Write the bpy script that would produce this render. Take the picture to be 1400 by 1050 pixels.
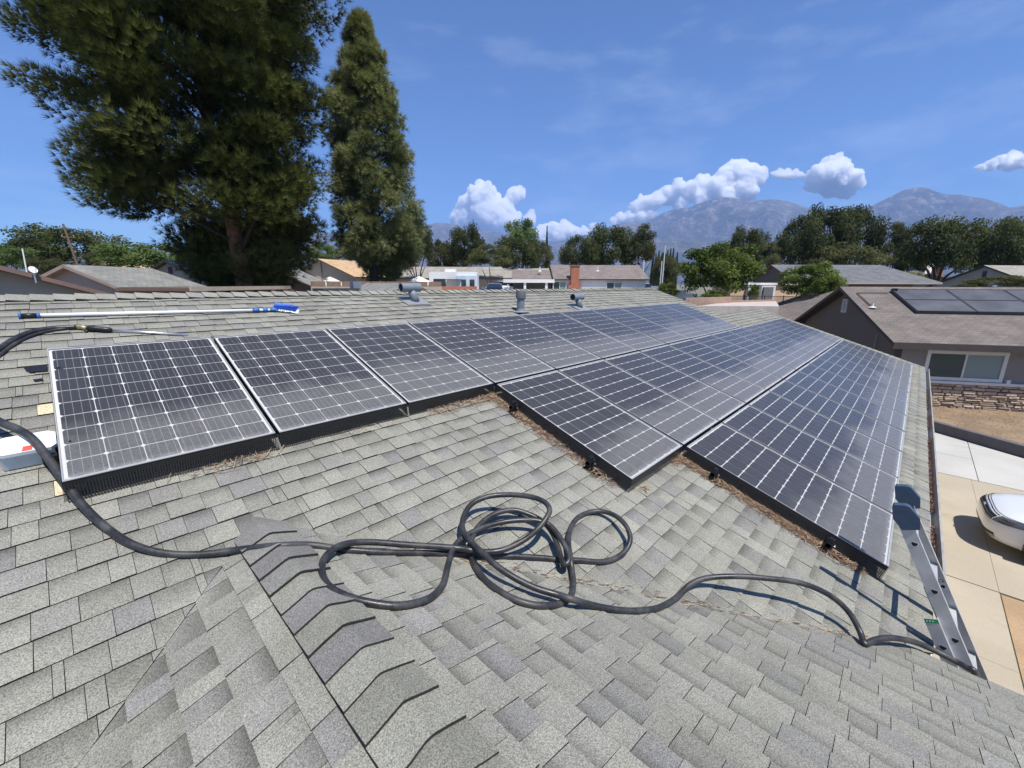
import bpy, bmesh, math, random
from mathutils import Vector, Matrix, noise
R = math.radians
scene = bpy.context.scene
for o in list(bpy.data.objects): bpy.data.objects.remove(o)
random.seed(7)

# ------------------------------------------------------------------ camera, sky, sun, exposure
CAM = Vector((0.19534, -4.53473, 0.47011))
RIGHT = Vector((0.693912, -0.720055, 0.002643)).normalized()
FWD = Vector((0.700337, 0.674048, -0.234921)).normalized()
DOWN = FWD.cross(RIGHT).normalized(); RIGHT = DOWN.cross(FWD)
FPX = 566.601                       # focal length in pixels of the 1400 px wide photograph
cd = bpy.data.cameras.new('camera'); cam = bpy.data.objects.new('camera', cd)
scene.collection.objects.link(cam)
cam.matrix_world = Matrix((( RIGHT.x, -DOWN.x, -FWD.x, CAM.x), (RIGHT.y, -DOWN.y, -FWD.y, CAM.y),
                           (RIGHT.z, -DOWN.z, -FWD.z, CAM.z), (0, 0, 0, 1)))
cd.sensor_width = 36; cd.lens = FPX / 1400 * 36; cd.clip_start = .05; cd.clip_end = 90000
scene.camera = cam
scene.render.resolution_x = 1024; scene.render.resolution_y = 768

SUN_EL, SUN_AZ = 65.0, -101.0        # azimuth counted from +X towards +Y
SUN = Vector((math.cos(R(SUN_EL)) * math.cos(R(SUN_AZ)), math.cos(R(SUN_EL)) * math.sin(R(SUN_AZ)), math.sin(R(SUN_EL))))
world = bpy.data.worlds.new('World'); scene.world = world; world.use_nodes = True
wn, wl = world.node_tree.nodes, world.node_tree.links
wn.clear()
wout = wn.new('ShaderNodeOutputWorld'); wbg = wn.new('ShaderNodeBackground'); wbg.inputs['Strength'].default_value = .092
sky = wn.new('ShaderNodeTexSky'); sky.sky_type = 'NISHITA'; sky.sun_disc = False
sky.sun_elevation = R(SUN_EL); sky.sun_rotation = R(90 - SUN_AZ)
sky.altitude = 400; sky.air_density = 1.0; sky.dust_density = .15; sky.ozone_density = 4.0
# thin cirrus: streaked noise mixed over the sky by direction
tc = wn.new('ShaderNodeTexCoord'); mp = wn.new('ShaderNodeMapping'); mp.inputs['Rotation'].default_value = (0, R(-18), R(40))
mp.inputs['Scale'].default_value = (1.0, 3.2, 9.0); mp.inputs['Location'].default_value = (1.7, .4, .9)
nz = wn.new('ShaderNodeTexNoise'); nz.inputs['Scale'].default_value = 1.15; nz.inputs['Detail'].default_value = 7; nz.inputs['Roughness'].default_value = .62
cr = wn.new('ShaderNodeValToRGB'); cr.color_ramp.elements[0].position = .50; cr.color_ramp.elements[1].position = .90
cr.color_ramp.elements[0].color = (0, 0, 0, 1); cr.color_ramp.elements[1].color = (.34, .34, .34, 1)
mx = wn.new('ShaderNodeMix'); mx.data_type = 'RGBA'; mx.inputs[7].default_value = (8.6, 8.9, 9.4, 1)
wl.new(tc.outputs['Generated'], mp.inputs['Vector']); wl.new(mp.outputs[0], nz.inputs['Vector'])
wl.new(nz.outputs['Fac'], cr.inputs['Fac']); wl.new(cr.outputs['Color'], mx.inputs[0])
tint = wn.new('ShaderNodeVectorMath'); tint.operation = 'MULTIPLY'; tint.inputs[1].default_value = (.46, .74, 1.04)
wl.new(sky.outputs[0], tint.inputs[0]); wl.new(tint.outputs[0], mx.inputs[6]); wl.new(mx.outputs[2], wbg.inputs['Color']); wl.new(wbg.outputs[0], wout.inputs['Surface'])

sl = bpy.data.lights.new('sun', 'SUN'); sl.energy = 5.0; sl.angle = R(.53); sl.color = (1.0, .955, .89)
sun = bpy.data.objects.new('sun', sl); scene.collection.objects.link(sun)
sun.rotation_euler = SUN.to_track_quat('Z', 'Y').to_euler(); sun.location = (0, 0, 60)
scene.view_settings.view_transform = 'Standard'; scene.view_settings.look = 'None'
scene.view_settings.gamma = 1; scene.view_settings.exposure = 0.45; scene.view_settings.use_curve_mapping = False
scene.render.engine = 'CYCLES'
scene.cycles.transparent_max_bounces = 24; scene.cycles.max_bounces = 28; scene.cycles.volume_bounces = 26; scene.cycles.diffuse_bounces = 4; scene.cycles.glossy_bounces = 4

# ------------------------------------------------------------------ helpers
col = scene.collection
def at(x, y, depth):
    """point of the place seen at pixel x,y of the photograph, 'depth' metres in front of the lens"""
    return CAM + (FWD + RIGHT * ((x - 700) / FPX) + DOWN * ((y - 525) / FPX)) * depth
def atz(x, y, z):
    d = FWD + RIGHT * ((x - 700) / FPX) + DOWN * ((y - 525) / FPX)
    return CAM + d * ((z - CAM.z) / d.z)
def pix(p):
    q = Vector(p) - CAM; w = q.dot(FWD)
    return (700 + FPX * q.dot(RIGHT) / w, 525 + FPX * q.dot(DOWN) / w, w)
def tag(o, label=None, cat=None, group=None, kind=None):
    if label: o['label'] = label
    if cat: o['category'] = cat
    if group: o['group'] = group
    if kind: o['kind'] = kind
    return o
def thing(name, loc, label, cat, group=None, rz=0, rot=None):
    o = bpy.data.objects.new(name, None); col.objects.link(o); o.empty_display_size = .1
    o.location = loc; o.rotation_euler = rot if rot else (0, 0, rz)
    return tag(o, label, cat, group)
def copy_tree(o, parent=None):
    c = o.copy(); col.objects.link(c)
    if parent is not None: c.parent = parent
    for ch in o.children: copy_tree(ch, c)
    return c
def link_mesh(name, me, parent=None, loc=None):
    o = bpy.data.objects.new(name, me); col.objects.link(o)
    if parent is not None: o.parent = parent
    if loc is not None: o.location = loc
    return o
class MB:
    def __init__(s): s.v = []; s.f = []; s.m = []; s.uv = None
    def add(s, vs, fs, m=0):
        b = len(s.v); s.v += [tuple(p) for p in vs]
        for f in fs: s.f.append([i + b for i in f]); s.m.append(m)
        return s
    def box(s, c, d, m=0, rot=None):
        c = Vector(c); hx, hy, hz = d[0] / 2, d[1] / 2, d[2] / 2
        vs = [Vector((x, y, z)) for x in (-hx, hx) for y in (-hy, hy) for z in (-hz, hz)]
        if rot is not None: vs = [rot @ p for p in vs]
        return s.add([p + c for p in vs], [(0, 1, 3, 2), (4, 6, 7, 5), (0, 4, 5, 1), (2, 3, 7, 6), (0, 2, 6, 4), (1, 5, 7, 3)], m)
    def bb(s, x0, x1, y0, y1, z0, z1, m=0): return s.box(((x0 + x1) / 2, (y0 + y1) / 2, (z0 + z1) / 2), (abs(x1 - x0), abs(y1 - y0), abs(z1 - z0)), m)
    def prism(s, poly, vec, m=0, m2=None):
        n = len(poly); vec = Vector(vec); a = [Vector(p) for p in poly]
        nn = Vector()
        for i in range(n): nn += a[i].cross(a[(i + 1) % n])
        if nn.dot(vec) > 0: a.reverse()
        s.add(a, [tuple(range(n))], m)
        b = [p + vec for p in a]; s.add(b, [tuple(range(n - 1, -1, -1))], m)
        s.add(a + b, [((i + 1) % n, i, i + n, (i + 1) % n + n) for i in range(n)], m if m2 is None else m2)
        return s
    def tube(s, path, r, n=8, m=0, cap=True, closed=False):
        path = [Vector(p) for p in path]; k = len(path); rs = r if isinstance(r, (list, tuple)) else [r] * k
        t = [(path[min(i + 1, k - 1)] - path[max(i - 1, 0)]).normalized() for i in range(k)]
        up = Vector((0, 0, 1)) if abs(t[0].z) < .9 else Vector((1, 0, 0))
        x = t[0].cross(up).normalized(); vs = []
        for i in range(k):
            x = (x - t[i] * x.dot(t[i])).normalized(); y = t[i].cross(x)
            for j in range(n):
                a = 2 * math.pi * j / n; vs.append(path[i] + (x * math.cos(a) + y * math.sin(a)) * rs[i])
        fs = [(i * n + j, i * n + (j + 1) % n, (i + 1) * n + (j + 1) % n, (i + 1) * n + j) for i in range(k - 1) for j in range(n)]
        if cap: fs += [tuple(range(n - 1, -1, -1)), tuple((k - 1) * n + j for j in range(n))]
        return s.add(vs, fs, m)
    def lathe(s, prof, c=(0, 0, 0), n=16, m=0):
        c = Vector(c); vs = []
        for (r, z) in prof:
            for j in range(n):
                a = 2 * math.pi * j / n; vs.append(c + Vector((r * math.cos(a), r * math.sin(a), z)))
        fs = [(i * n + j, i * n + (j + 1) % n, (i + 1) * n + (j + 1) % n, (i + 1) * n + j) for i in range(len(prof) - 1) for j in range(n)]
        return s.add(vs, fs, m)
    def mesh(s, name, mats, org=(0, 0, 0), smooth=False):
        org = Vector(org)
        me = bpy.data.meshes.new(name); me.from_pydata([tuple(Vector(p) - org) for p in s.v], [], s.f)
        for mt in (mats if isinstance(mats, (list, tuple)) else [mats]): me.materials.append(mt)
        me.polygons.foreach_set('material_index', s.m)
        if smooth: me.polygons.foreach_set('use_smooth', [True] * len(me.polygons))
        me.update(); return me
    def build(s, name, mats, parent=None, org=(0, 0, 0), smooth=False, loc=None, angle=None):
        o = link_mesh(name, s.mesh(name, mats, org, smooth), parent, loc)
        if angle is not None:
            try: o.data.set_sharp_from_angle(angle=R(angle))
            except Exception: pass
        return o

# ------------------------------------------------------------------ materials
MATS = {}
def newmat(name):
    m = bpy.data.materials.new(name); m.use_nodes = True; n, l = m.node_tree.nodes, m.node_tree.links
    return m, n, l, n['Principled BSDF']
def mat(name, c, rough=.8, metal=0, var=.12, scale=3., bump=0, bscale=40, detail=4, spec=None, coord='pos', coat=0):
    if name in MATS: return MATS[name]
    m, n, l, b = newmat(name)
    b.inputs['Roughness'].default_value = rough; b.inputs['Metallic'].default_value = metal
    if spec is not None: b.inputs['Specular IOR Level'].default_value = spec
    if coat: b.inputs['Coat Weight'].default_value = coat; b.inputs['Coat Roughness'].default_value = .04
    if coord == 'pos': src = n.new('ShaderNodeNewGeometry').outputs['Position']
    else: src = n.new('ShaderNodeTexCoord').outputs['Object']
    t = n.new('ShaderNodeTexNoise'); t.inputs['Scale'].default_value = scale; t.inputs['Detail'].default_value = detail; t.inputs['Roughness'].default_value = .65
    l.new(src, t.inputs['Vector'])
    r = n.new('ShaderNodeMapRange'); r.inputs[1].default_value = .3; r.inputs[2].default_value = .7
    r.inputs[3].default_value = 1 - var; r.inputs[4].default_value = 1 + var
    l.new(t.outputs['Fac'], r.inputs[0])
    h = n.new('ShaderNodeVectorMath'); h.operation = 'SCALE'; h.inputs[0].default_value = c[:3]
    l.new(r.outputs[0], h.inputs['Scale']); l.new(h.outputs[0], b.inputs['Base Color'])
    if bump:
        t2 = n.new('ShaderNodeTexNoise'); t2.inputs['Scale'].default_value = bscale; t2.inputs['Detail'].default_value = 3
        l.new(src, t2.inputs['Vector']); bp = n.new('ShaderNodeBump'); bp.inputs['Strength'].default_value = bump; bp.inputs['Distance'].default_value = .02
        l.new(t2.outputs['Fac'], bp.inputs['Height']); l.new(bp.outputs[0], b.inputs['Normal'])
    MATS[name] = m; return m
def mathn(n, l, op, a, b=None, c=None, clamp=False):
    k = n.new('ShaderNodeMath'); k.operation = op; k.use_clamp = clamp
    for i, q in enumerate((a, b, c)):
        if q is None: continue
        if isinstance(q, (int, float)): k.inputs[i].default_value = q
        else: l.new(q, k.inputs[i])
    return k.outputs[0]
def mixc(n, l, f, a, b):
    k = n.new('ShaderNodeMix'); k.data_type = 'RGBA'
    for i, q in ((0, f), (6, a), (7, b)):
        if isinstance(q, (int, float)): k.inputs[i].default_value = q
        elif isinstance(q, tuple): k.inputs[i].default_value = tuple(q[:3]) + (1,)
        else: l.new(q, k.inputs[i])
    return k.outputs[2]
def noisen(n, l, src, scale, detail=3, rough=.6):
    t = n.new('ShaderNodeTexNoise'); t.inputs['Scale'].default_value = scale; t.inputs['Detail'].default_value = detail; t.inputs['Roughness'].default_value = rough
    if src is not None: l.new(src, t.inputs['Vector'])
    return t.outputs['Fac']
def ramp(n, l, f, a, b, lo=0., hi=1.):
    r = n.new('ShaderNodeMapRange'); r.interpolation_type = 'SMOOTHSTEP'
    r.inputs[1].default_value = a; r.inputs[2].default_value = b; r.inputs[3].default_value = lo; r.inputs[4].default_value = hi
    l.new(f, r.inputs[0]); return r.outputs[0]

def shingle_material():
    m, n, l, b = newmat('shingle_granules')
    pos = n.new('ShaderNodeNewGeometry').outputs['Position']
    tone = n.new('ShaderNodeAttribute'); tone.attribute_name = 'tone'
    hue = n.new('ShaderNodeAttribute'); hue.attribute_name = 'hue'
    band = n.new('ShaderNodeAttribute'); band.attribute_name = 'band'
    c = mixc(n, l, hue.outputs['Fac'], (.272, .268, .222), (.226, .219, .204))
    c = mixc(n, l, ramp(n, l, hue.outputs['Fac'], 1.5, 2.5), c, (.62, .54, .36))
    g1 = noisen(n, l, pos, 230, 2, .75)                                    # granules
    g2 = noisen(n, l, pos, 130, 2, .7)
    g3 = noisen(n, l, pos, 2.2, 4, .6)                                    # weathering
    k = mathn(n, l, 'ADD', ramp(n, l, g1, .32, .70, .56, 1.42), ramp(n, l, g2, .3, .7, -.17, .17))
    k = mathn(n, l, 'MULTIPLY', k, ramp(n, l, g3, .3, .7, .88, 1.1))
    k = mathn(n, l, 'MULTIPLY', k, tone.outputs['Fac'])
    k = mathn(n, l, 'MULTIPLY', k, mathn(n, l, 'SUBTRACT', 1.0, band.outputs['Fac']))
    h = n.new('ShaderNodeVectorMath'); h.operation = 'SCALE'; l.new(c, h.inputs[0]); l.new(k, h.inputs['Scale'])
    l.new(h.outputs[0], b.inputs['Base Color']); b.inputs['Roughness'].default_value = .93; b.inputs['Specular IOR Level'].default_value = .25
    bp = n.new('ShaderNodeBump'); bp.inputs['Strength'].default_value = .45; bp.inputs['Distance'].default_value = .004
    l.new(g1, bp.inputs['Height']); l.new(bp.outputs[0], b.inputs['Normal'])
    return m
M_SH = shingle_material()
M_SHE = mat('shingle_cut_edge', (.022, .022, .022), .95, var=.3, scale=30)
M_DECK = mat('roof_deck', (.03, .03, .03), .95)
# ------------------------------------------------------------------ our house: roof slopes, shingles, caps, vents
GZ = -4.45
SL = R(18.43); CS, SN, TN = math.cos(SL), math.sin(SL), math.tan(SL)
DR = .14                                             # roof surface lies this far below the panel plane
NA = Vector((0, -SN, CS))
def zA(y): return -DR / CS + TN * y
XR, YR = .70, -2.048; ZR = zA(YR)
class Slope:
    def __init__(s, O, U, V, N): s.O, s.U, s.V, s.N = Vector(O), Vector(U), Vector(V), Vector(N)
    def p(s, u, v, h=0): return s.O + s.U * u + s.V * v + s.N * h
SA = Slope(-NA * DR, (1, 0, 0), (0, -CS, -SN), NA)
SC = Slope((XR, 0, ZR), (0, 1, 0), (CS, 0, -SN), (SN, 0, CS))
SB = Slope((XR, 0, ZR), (0, -1, 0), (-CS, 0, -SN), (-SN, 0, CS))
KY = SN * DR                                         # y of a slope point is KY - v * CS
EAVE_V = 5.284; EAVE_Y = KY - EAVE_V * CS; EAVE_Z = SA.p(0, EAVE_V).z
RIDGE_V = -1.485; RIDGE_Y = KY - RIDGE_V * CS; RIDGE_Z = SA.p(0, RIDGE_V).z
XG = 3.47; EAVE_ZC = ZR - (XG - XR) * TN             # eave line of the near wing
V2 = .687                                             # ridge of the far, lower part of the main roof
XL, XM, XE = -4.0, 12.70, 16.62

house = thing('house', (0, 0, GZ), 'house roof of grey green asphalt shingles carrying the solar panels', 'house')
HO = (0, 0, GZ)
def clip(poly, a, b, c):                             # keep a*u + b*v + c >= 0
    out = []
    for i in range(len(poly)):
        p, q = poly[i], poly[(i + 1) % len(poly)]
        dp, dq = a * p[0] + b * p[1] + c, a * q[0] + b * q[1] + c
        if dp >= 0: out.append(p)
        if dp * dq < 0:
            t = dp / (dp - dq); out.append((p[0] + (q[0] - p[0]) * t, p[1] + (q[1] - p[1]) * t))
    return out
SHINGLES = []                                        # (slope, polygon, v0, v1, thickness, tone, hue, band, butt offset)
rs = random.Random(11)
def wob(u, k, amp): return amp * (noise.noise(Vector((u * 1.3, k * 3.7, .3))) + .5 * noise.noise(Vector((u * 4.1, k * 9.1, 2.))))
def lay(slope, key, u0, u1, v0, v1, clips, expo=.143):
    k = 0; nv = int(math.ceil((v1 - v0) / expo)); off = v1 - nv * expo
    for k in range(nv):
        va, vb = off + k * expo, off + (k + 1) * expo
        u = u0 - rs.random() * .2; high = rs.random() < .5
        while u < u1:
            w = rs.uniform(.09, .19) if rs.random() < .93 else rs.uniform(.03, .06)
            if high: w *= .95
            poly = [(u + .0012, max(va, v0)), (u + w - .0012, max(va, v0)), (u + w - .0012, vb), (u + .0012, vb)]
            for pc in clips(poly):
                pc = clip(pc, 1, 0, -u0); pc = clip(pc, -1, 0, u1) if pc else pc
                if len(pc) >= 3:
                    t = .0085 if high else .005
                    hue = min(1.0, max(0., (rs.gauss(.18, .12) if rs.random() < .82 else rs.uniform(.5, .95)))); tone = rs.gauss(1.0 if high else .97, .05)
                    SHINGLES.append([slope, key, pc, va, vb, t + rs.uniform(-.001, .002), tone, hue, rs.uniform(.08, .20) if high else rs.uniform(.32, .56), k])  # weak band on high tabs paints the shade under the lapping course
            u += w; high = not high if rs.random() < .98 else high
def clipA(poly):
    out = []
    L = clip(poly, -1, 0, XR); Rr = clip(poly, 1, 0, -XR)
    # y = -v*CS must be above the wing's valleys
    if L: L = clip(L, -1, -CS, KY - YR + XR - .004); 
    if Rr: Rr = clip(Rr, 1, -CS, KY - YR - XR + .02)
    for q in (L, Rr):
        if len(q) >= 3: out.append(q)
    if len(L) >= 3 and len(Rr) >= 3 and len(L) == 4 and len(Rr) == 4: return [poly]
    res = []
    for q in out:
        res.append(q)
    return res
def clipA_full(poly):
    res = []
    for q in clipA(poly):
        cu = [p[0] for p in q]
        if max(cu) > XM:                             # far part starts lower down the slope
            a = clip(q, -1, 0, XM); b2 = clip(clip(q, 1, 0, -XM) or [], 0, 1, -V2)
            res += [z for z in (a, b2) if len(z) >= 3]
        else: res.append(q)
    return res
lay(SA, 'A', XL, XE, RIDGE_V, EAVE_V, clipA_full)
YG = -8.2
lay(SC, 'C', YG, YR, 0, (XG - XR) / CS + .02, lambda q: [z for z in [clip(q, -1, -CS, YR + .02)] if len(z) >= 3])
lay(SB, 'B', -YR, -YG, 0, (XG - XR) / CS + .02, lambda q: [z for z in [clip(q, 1, -CS, YR - .004)] if len(z) >= 3])
# patches of fresh, uncoloured shingle beside the junction box and the first panel
def shingle_geo(sh, mb, att):
    slope, key, pc, va, vb, t, tone, hue, band, k = sh
    n = len(pc); top = []; bot = []
    for (u, v) in pc:
        f = (v - va) / (vb - va); dv = wob(u, k, .0035) if f > .999 else 0
        lift = wob(u + 7, k, .0022) if f > .5 else 0
        top.append(slope.p(u, v + dv, .002 + t * max(0, f) + max(lift * f, -.001)))
        bot.append(slope.p(u, v + dv, -.004))
    b = len(mb.v); mb.v += [tuple(p) for p in top + bot]
    ar = sum(pc[i][0] * pc[(i + 1) % n][1] - pc[(i + 1) % n][0] * pc[i][1] for i in range(n))
    idx = list(range(n)) if ar < 0 else list(range(n - 1, -1, -1))
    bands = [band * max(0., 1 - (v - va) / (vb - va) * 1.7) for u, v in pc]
    for i in range(n):
        j = (i + 1) % n
        mb.f.append([b + j, b + i, b + i + n, b + j + n] if ar < 0 else [b + i, b + j, b + j + n, b + i + n]); mb.m.append(1)
    att += [(tone, hue, q) for q in bands] + [(tone, hue, 0)] * n
    if band > 0 and n == 4:                      # band (print on low tabs, painted lap shade on high): vertex row where faded
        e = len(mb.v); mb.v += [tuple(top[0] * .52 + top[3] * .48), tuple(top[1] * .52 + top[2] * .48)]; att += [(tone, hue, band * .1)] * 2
        q1, q2 = [b, b + 1, e + 1, e], [e, e + 1, b + 2, b + 3]
        if ar > 0: q1.reverse(); q2.reverse()
        mb.f += [q1, q2]; mb.m += [0, 0]
    else: mb.f.append([b + i for i in idx]); mb.m.append(0)
def shingle_mesh(name, mb, att, org):
    me = mb.mesh(name, [M_SH, M_SHE], org)
    for i, nm in enumerate(('tone', 'hue', 'band')):
        a = me.attributes.new(nm, 'FLOAT', 'POINT'); a.data.foreach_set('value', [q[i] for q in att])
    return me
deckA = MB(); 
deckA.prism([SA.p(XL, RIDGE_V, -.006), SA.p(XM, RIDGE_V, -.006), SA.p(XM, V2, -.006), SA.p(XE, V2, -.006), SA.p(XE, EAVE_V - .01, -.006), SA.p(XL, EAVE_V - .01, -.006)], (0, 0, -.12))
slopeA = deckA.build('roof_slope', M_DECK, house, HO)
d = MB(); vmax = (XG - XR) / CS
d.prism([SC.p(YG + .01, 0, -.006), SC.p(YR, 0, -.006), SC.p(YR - vmax * CS, vmax, -.006), SC.p(YG + .01, vmax, -.006)], (0, 0, -.12))
slopeC = d.build('roof_slope', M_DECK, house, HO)
d = MB()
d.prism([SB.p(-YR, 0, -.006), SB.p(-YG - .01, 0, -.006), SB.p(-YG - .01, vmax, -.006), SB.p(-YR + vmax * CS, vmax, -.006)], (0, 0, -.12))
slopeB = d.build('roof_slope', M_DECK, house, HO)
SLOPES = {'A': slopeA, 'B': slopeB, 'C': slopeC}
# the largest in view become single objects, the rest one mesh per slope
def size_in_view(sh):
    pts = [pix(sh[0].p(u, v)) for u, v in sh[2]]
    if min(p[2] for p in pts) < .3: return 0
    cx = sum(p[0] for p in pts) / len(pts); cy = sum(p[1] for p in pts) / len(pts)
    if not (-10 < cx < 1410 and -10 < cy < 1060): return 0
    return abs(sum(pts[i][0] * pts[(i + 1) % len(pts)][1] - pts[(i + 1) % len(pts)][0] * pts[i][1] for i in range(len(pts)))) / 2
for sh in SHINGLES:                                  # pale replacement tabs
    if sh[1] == 'A':
        cu = sum(p[0] for p in sh[2]) / len(sh[2]); cv = sum(p[1] for p in sh[2]) / len(sh[2])
        if (-.10 < cu < .02 and 1.46 < cv < 1.59) or (-.12 < cu < .0 and .55 < cv < .69):
            sh[7] = 2.35; sh[8] = 0; sh[6] = 1.0
order = sorted(range(len(SHINGLES)), key=lambda i: -size_in_view(SHINGLES[i]))
single = set(order[:300])
for i in single:
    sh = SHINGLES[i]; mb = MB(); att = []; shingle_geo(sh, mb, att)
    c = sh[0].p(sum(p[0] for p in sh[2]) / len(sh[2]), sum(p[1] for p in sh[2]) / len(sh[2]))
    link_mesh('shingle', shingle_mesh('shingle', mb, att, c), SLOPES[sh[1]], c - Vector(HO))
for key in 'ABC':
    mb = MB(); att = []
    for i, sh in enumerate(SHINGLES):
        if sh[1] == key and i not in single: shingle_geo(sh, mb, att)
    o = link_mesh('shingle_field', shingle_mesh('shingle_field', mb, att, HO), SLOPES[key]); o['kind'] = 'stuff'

# ridge caps: folded pieces lapped along a ridge
def ridge_cap(P, along, left, right, length, lift, tone, hue, half=.138):
    """P: crest point at the butt end; along: unit vector from the butt towards the covered end; left/right: unit down-slope vectors"""
    up = Vector((0, 0, 1)); mb = MB(); att = []; pts = [-1, -.55, -.14, 0, .14, .55, 1]
    rows = []
    for (s, h) in ((0, lift), (.5 * length, lift * .55), (length, .002)):
        row = []
        for q in pts:
            dd = (left if q < 0 else right) * abs(q) * half
            row.append(P + along * (s + (.004 * noise.noise(Vector((P.x * 9, P.y * 9, q * 3))) if s == 0 else 0)) + dd + up * (h + (.008 if abs(q) < .01 else .010 if abs(q) < .2 else .007 if abs(q) < .9 else .004)))
        rows.append(row)
    n = len(pts); vs = [p for r in rows for p in r]
    fs = [(i * n + j, i * n + j + 1, (i + 1) * n + j + 1, (i + 1) * n + j) for i in range(2) for j in range(n - 1)]
    a = vs[fs[0][1]] - vs[fs[0][0]]; b = vs[fs[0][3]] - vs[fs[0][0]]
    if a.cross(b).z < 0: fs = [tuple(reversed(f)) for f in fs]
    mb.add(vs, fs, 0); att += [(tone, hue, 0.)] * (n * 2) + [(tone, hue, .22)] * n
    und = [p - up * .012 for p in rows[0]]
    mb.add(rows[0] + und, [(j, j + 1, j + 1 + n, j + n) for j in range(n - 1)], 1); att += [(tone, hue, 0)] * (2 * n)
    for e in (0, n - 1):
        q = [rows[0][e], rows[1][e], rows[2][e]]; mb.add(q + [p - up * .016 for p in q], [(0, 1, 4, 3), (1, 2, 5, 4)], 1); att += [(tone, hue, 0)] * 6
    return mb, att
def put_cap(mb, att, c, parent):
    me = shingle_mesh('ridge_cap', mb, att, c); me.polygons.foreach_set('use_smooth', [False] * len(me.polygons))
    return link_mesh('ridge_cap', me, parent, Vector(c) - Vector(HO))
rc = random.Random(5)
y = -2.30
while y > -6.6:
    P = Vector((XR, y, ZR))
    mb, att = ridge_cap(P, Vector((0, 1, 0)), Vector((-CS, 0, -SN)), Vector((CS, 0, -SN)), .30, .026 + rc.uniform(0, .007), rc.choice([.80, .85, .90, 1.04, .83, .95]), rc.choice([0, -.1, .9, 1.0, .8, .6]))
    put_cap(mb, att, P, slopeC); y -= .143
x = -3.0
while x < XM - .12:
    P = Vector((x, RIDGE_Y, RIDGE_Z))
    mb, att = ridge_cap(P, Vector((1, 0, 0)), Vector((0, -CS, -SN)), Vector((0, CS, -SN)), .25, .020 + rc.uniform(0, .01), rc.uniform(.92, 1.12), rc.uniform(0, .5), .145)
    put_cap(mb, att, P, slopeA); x += .146

# rear slopes, walls, eave trim
M_PLAIN = mat('shingle_plain', (.2, .205, .18), .95, var=.25, scale=6, bump=.3, bscale=12)
M_STUCCO = mat('stucco_tan', (.36, .31, .25), .95, var=.08, scale=2, bump=.3, bscale=90)
M_WHITE = mat('white_paint', (.74, .73, .70), .55, var=.08, scale=5)
M_GUT = mat('gutter_white', (.33, .32, .295), .5, var=.22, scale=7)
d = MB()
bz = RIDGE_Z - TN * 5.2
d.prism([(XL, RIDGE_Y, RIDGE_Z - .006), (XM, RIDGE_Y, RIDGE_Z - .006), (XM, RIDGE_Y + 5.2, bz), (XL, RIDGE_Y + 5.2, bz)], (0, 0, -.12))
y2 = KY - V2 * CS; z2 = SA.p(0, V2).z
d.prism([(XM + .01, y2, z2 - .006), (XE, y2, z2 - .006), (XE, y2 + 4.4, z2 - TN * 4.4), (XM + .01, y2 + 4.4, z2 - TN * 4.4)], (0, 0, -.12))
d.build('rear_roof_slope', M_PLAIN, house, HO)
d = MB()
wy0, wy1 = EAVE_Y + .5, RIDGE_Y + 4.7
# walls follow the roof underside
def wall_gable(x0, x1, ya, yr, yb, za, zr, zb, o=.13):
    d.prism([(x0, ya, GZ), (x0, yb, GZ), (x0, yb, zb - o), (x0, yr, zr - o), (x0, ya, za - o)], (x1 - x0, 0, 0))
wall_gable(XL + .4, XM - .35, wy0, RIDGE_Y, wy1, zA(wy0), RIDGE_Z, RIDGE_Z - TN * 4.7)
wall_gable(XM - .34, XE - .35, wy0, y2, y2 + 4, zA(wy0), z2, z2 - TN * 4)
d.prism([(XR - 2.5, wy0 - .003, GZ), (XG - .5, wy0 - .003, GZ), (XG - .5, wy0 - .003, EAVE_Z), (XR, wy0 - .003, ZR - .14), (XR - 2.5, wy0 - .003, EAVE_Z)], (0, YG + .4 - wy0, 0))
d.build('wall', M_STUCCO, house, HO)
d = MB(); d.bb(XG + .05, XE, EAVE_Y + .002, EAVE_Y + .026, EAVE_Z - .20, EAVE_Z - .022); d.build('fascia', M_WHITE, house, HO)
d = MB(); d.bb(XG - .03, XG + .012, YG, EAVE_Y - .05, EAVE_ZC - .19, EAVE_ZC - .014); d.build('fascia', M_WHITE, house, HO)
d = MB(); d.prism([(XG - .02, YG, EAVE_ZC + .006), (XG + .035, YG, EAVE_ZC - .010), (XG + .035, YG, EAVE_ZC - .045), (XG + .028, YG, EAVE_ZC - .045), (XG + .028, YG, EAVE_ZC - .016), (XG - .02, YG, EAVE_ZC - .001)], (0, EAVE_Y - .02 - YG, 0)); d.build('drip_edge', M_WHITE, house, HO)
XGU = 4.62
# gutter: open trough along the main eave, from a profile in y,z
gp = [(.0, .0), (.0, -.10), (-.06, -.10), (-.078, -.045), (-.084, -.005), (-.094, -.005), (-.094, .003), (-.078, .003), (-.072, -.04), (-.055, -.092), (-.005, -.092), (-.005, .0)]
d = MB(); d.prism([(XGU, EAVE_Y + .001 + a, EAVE_Z - .026 + b) for a, b in gp], (XE - XGU, 0, 0)); d.build('gutter', M_GUT, house, HO)
M_RUST = mat('gutter_leaf_debris', (.20, .10, .055), .95, var=.5, scale=25)
d = MB(); rg = random.Random(3)
for i in range(2200):
    x = XGU + .05 + (rg.random() ** 1.4) * 9; yy = EAVE_Y - .008 - rg.random() ** 1.5 * .05; a = rg.uniform(0, 3.14); L = rg.uniform(.01, .035)
    if noise.noise(Vector((x * 1.1, 0, 0))) < -.12: continue
    zz = EAVE_Z - .105 + rg.random() * .025; dx, dy = math.cos(a) * L, math.sin(a) * .02
    d.add([(x - dx, yy - dy * .3, zz), (x + dx, yy + dy * .3, zz), (x + dx, yy + dy * .3 + .006, zz + .008), (x - dx, yy - dy * .3 + .006, zz + .008)], [(0, 1, 2, 3)])
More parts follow.
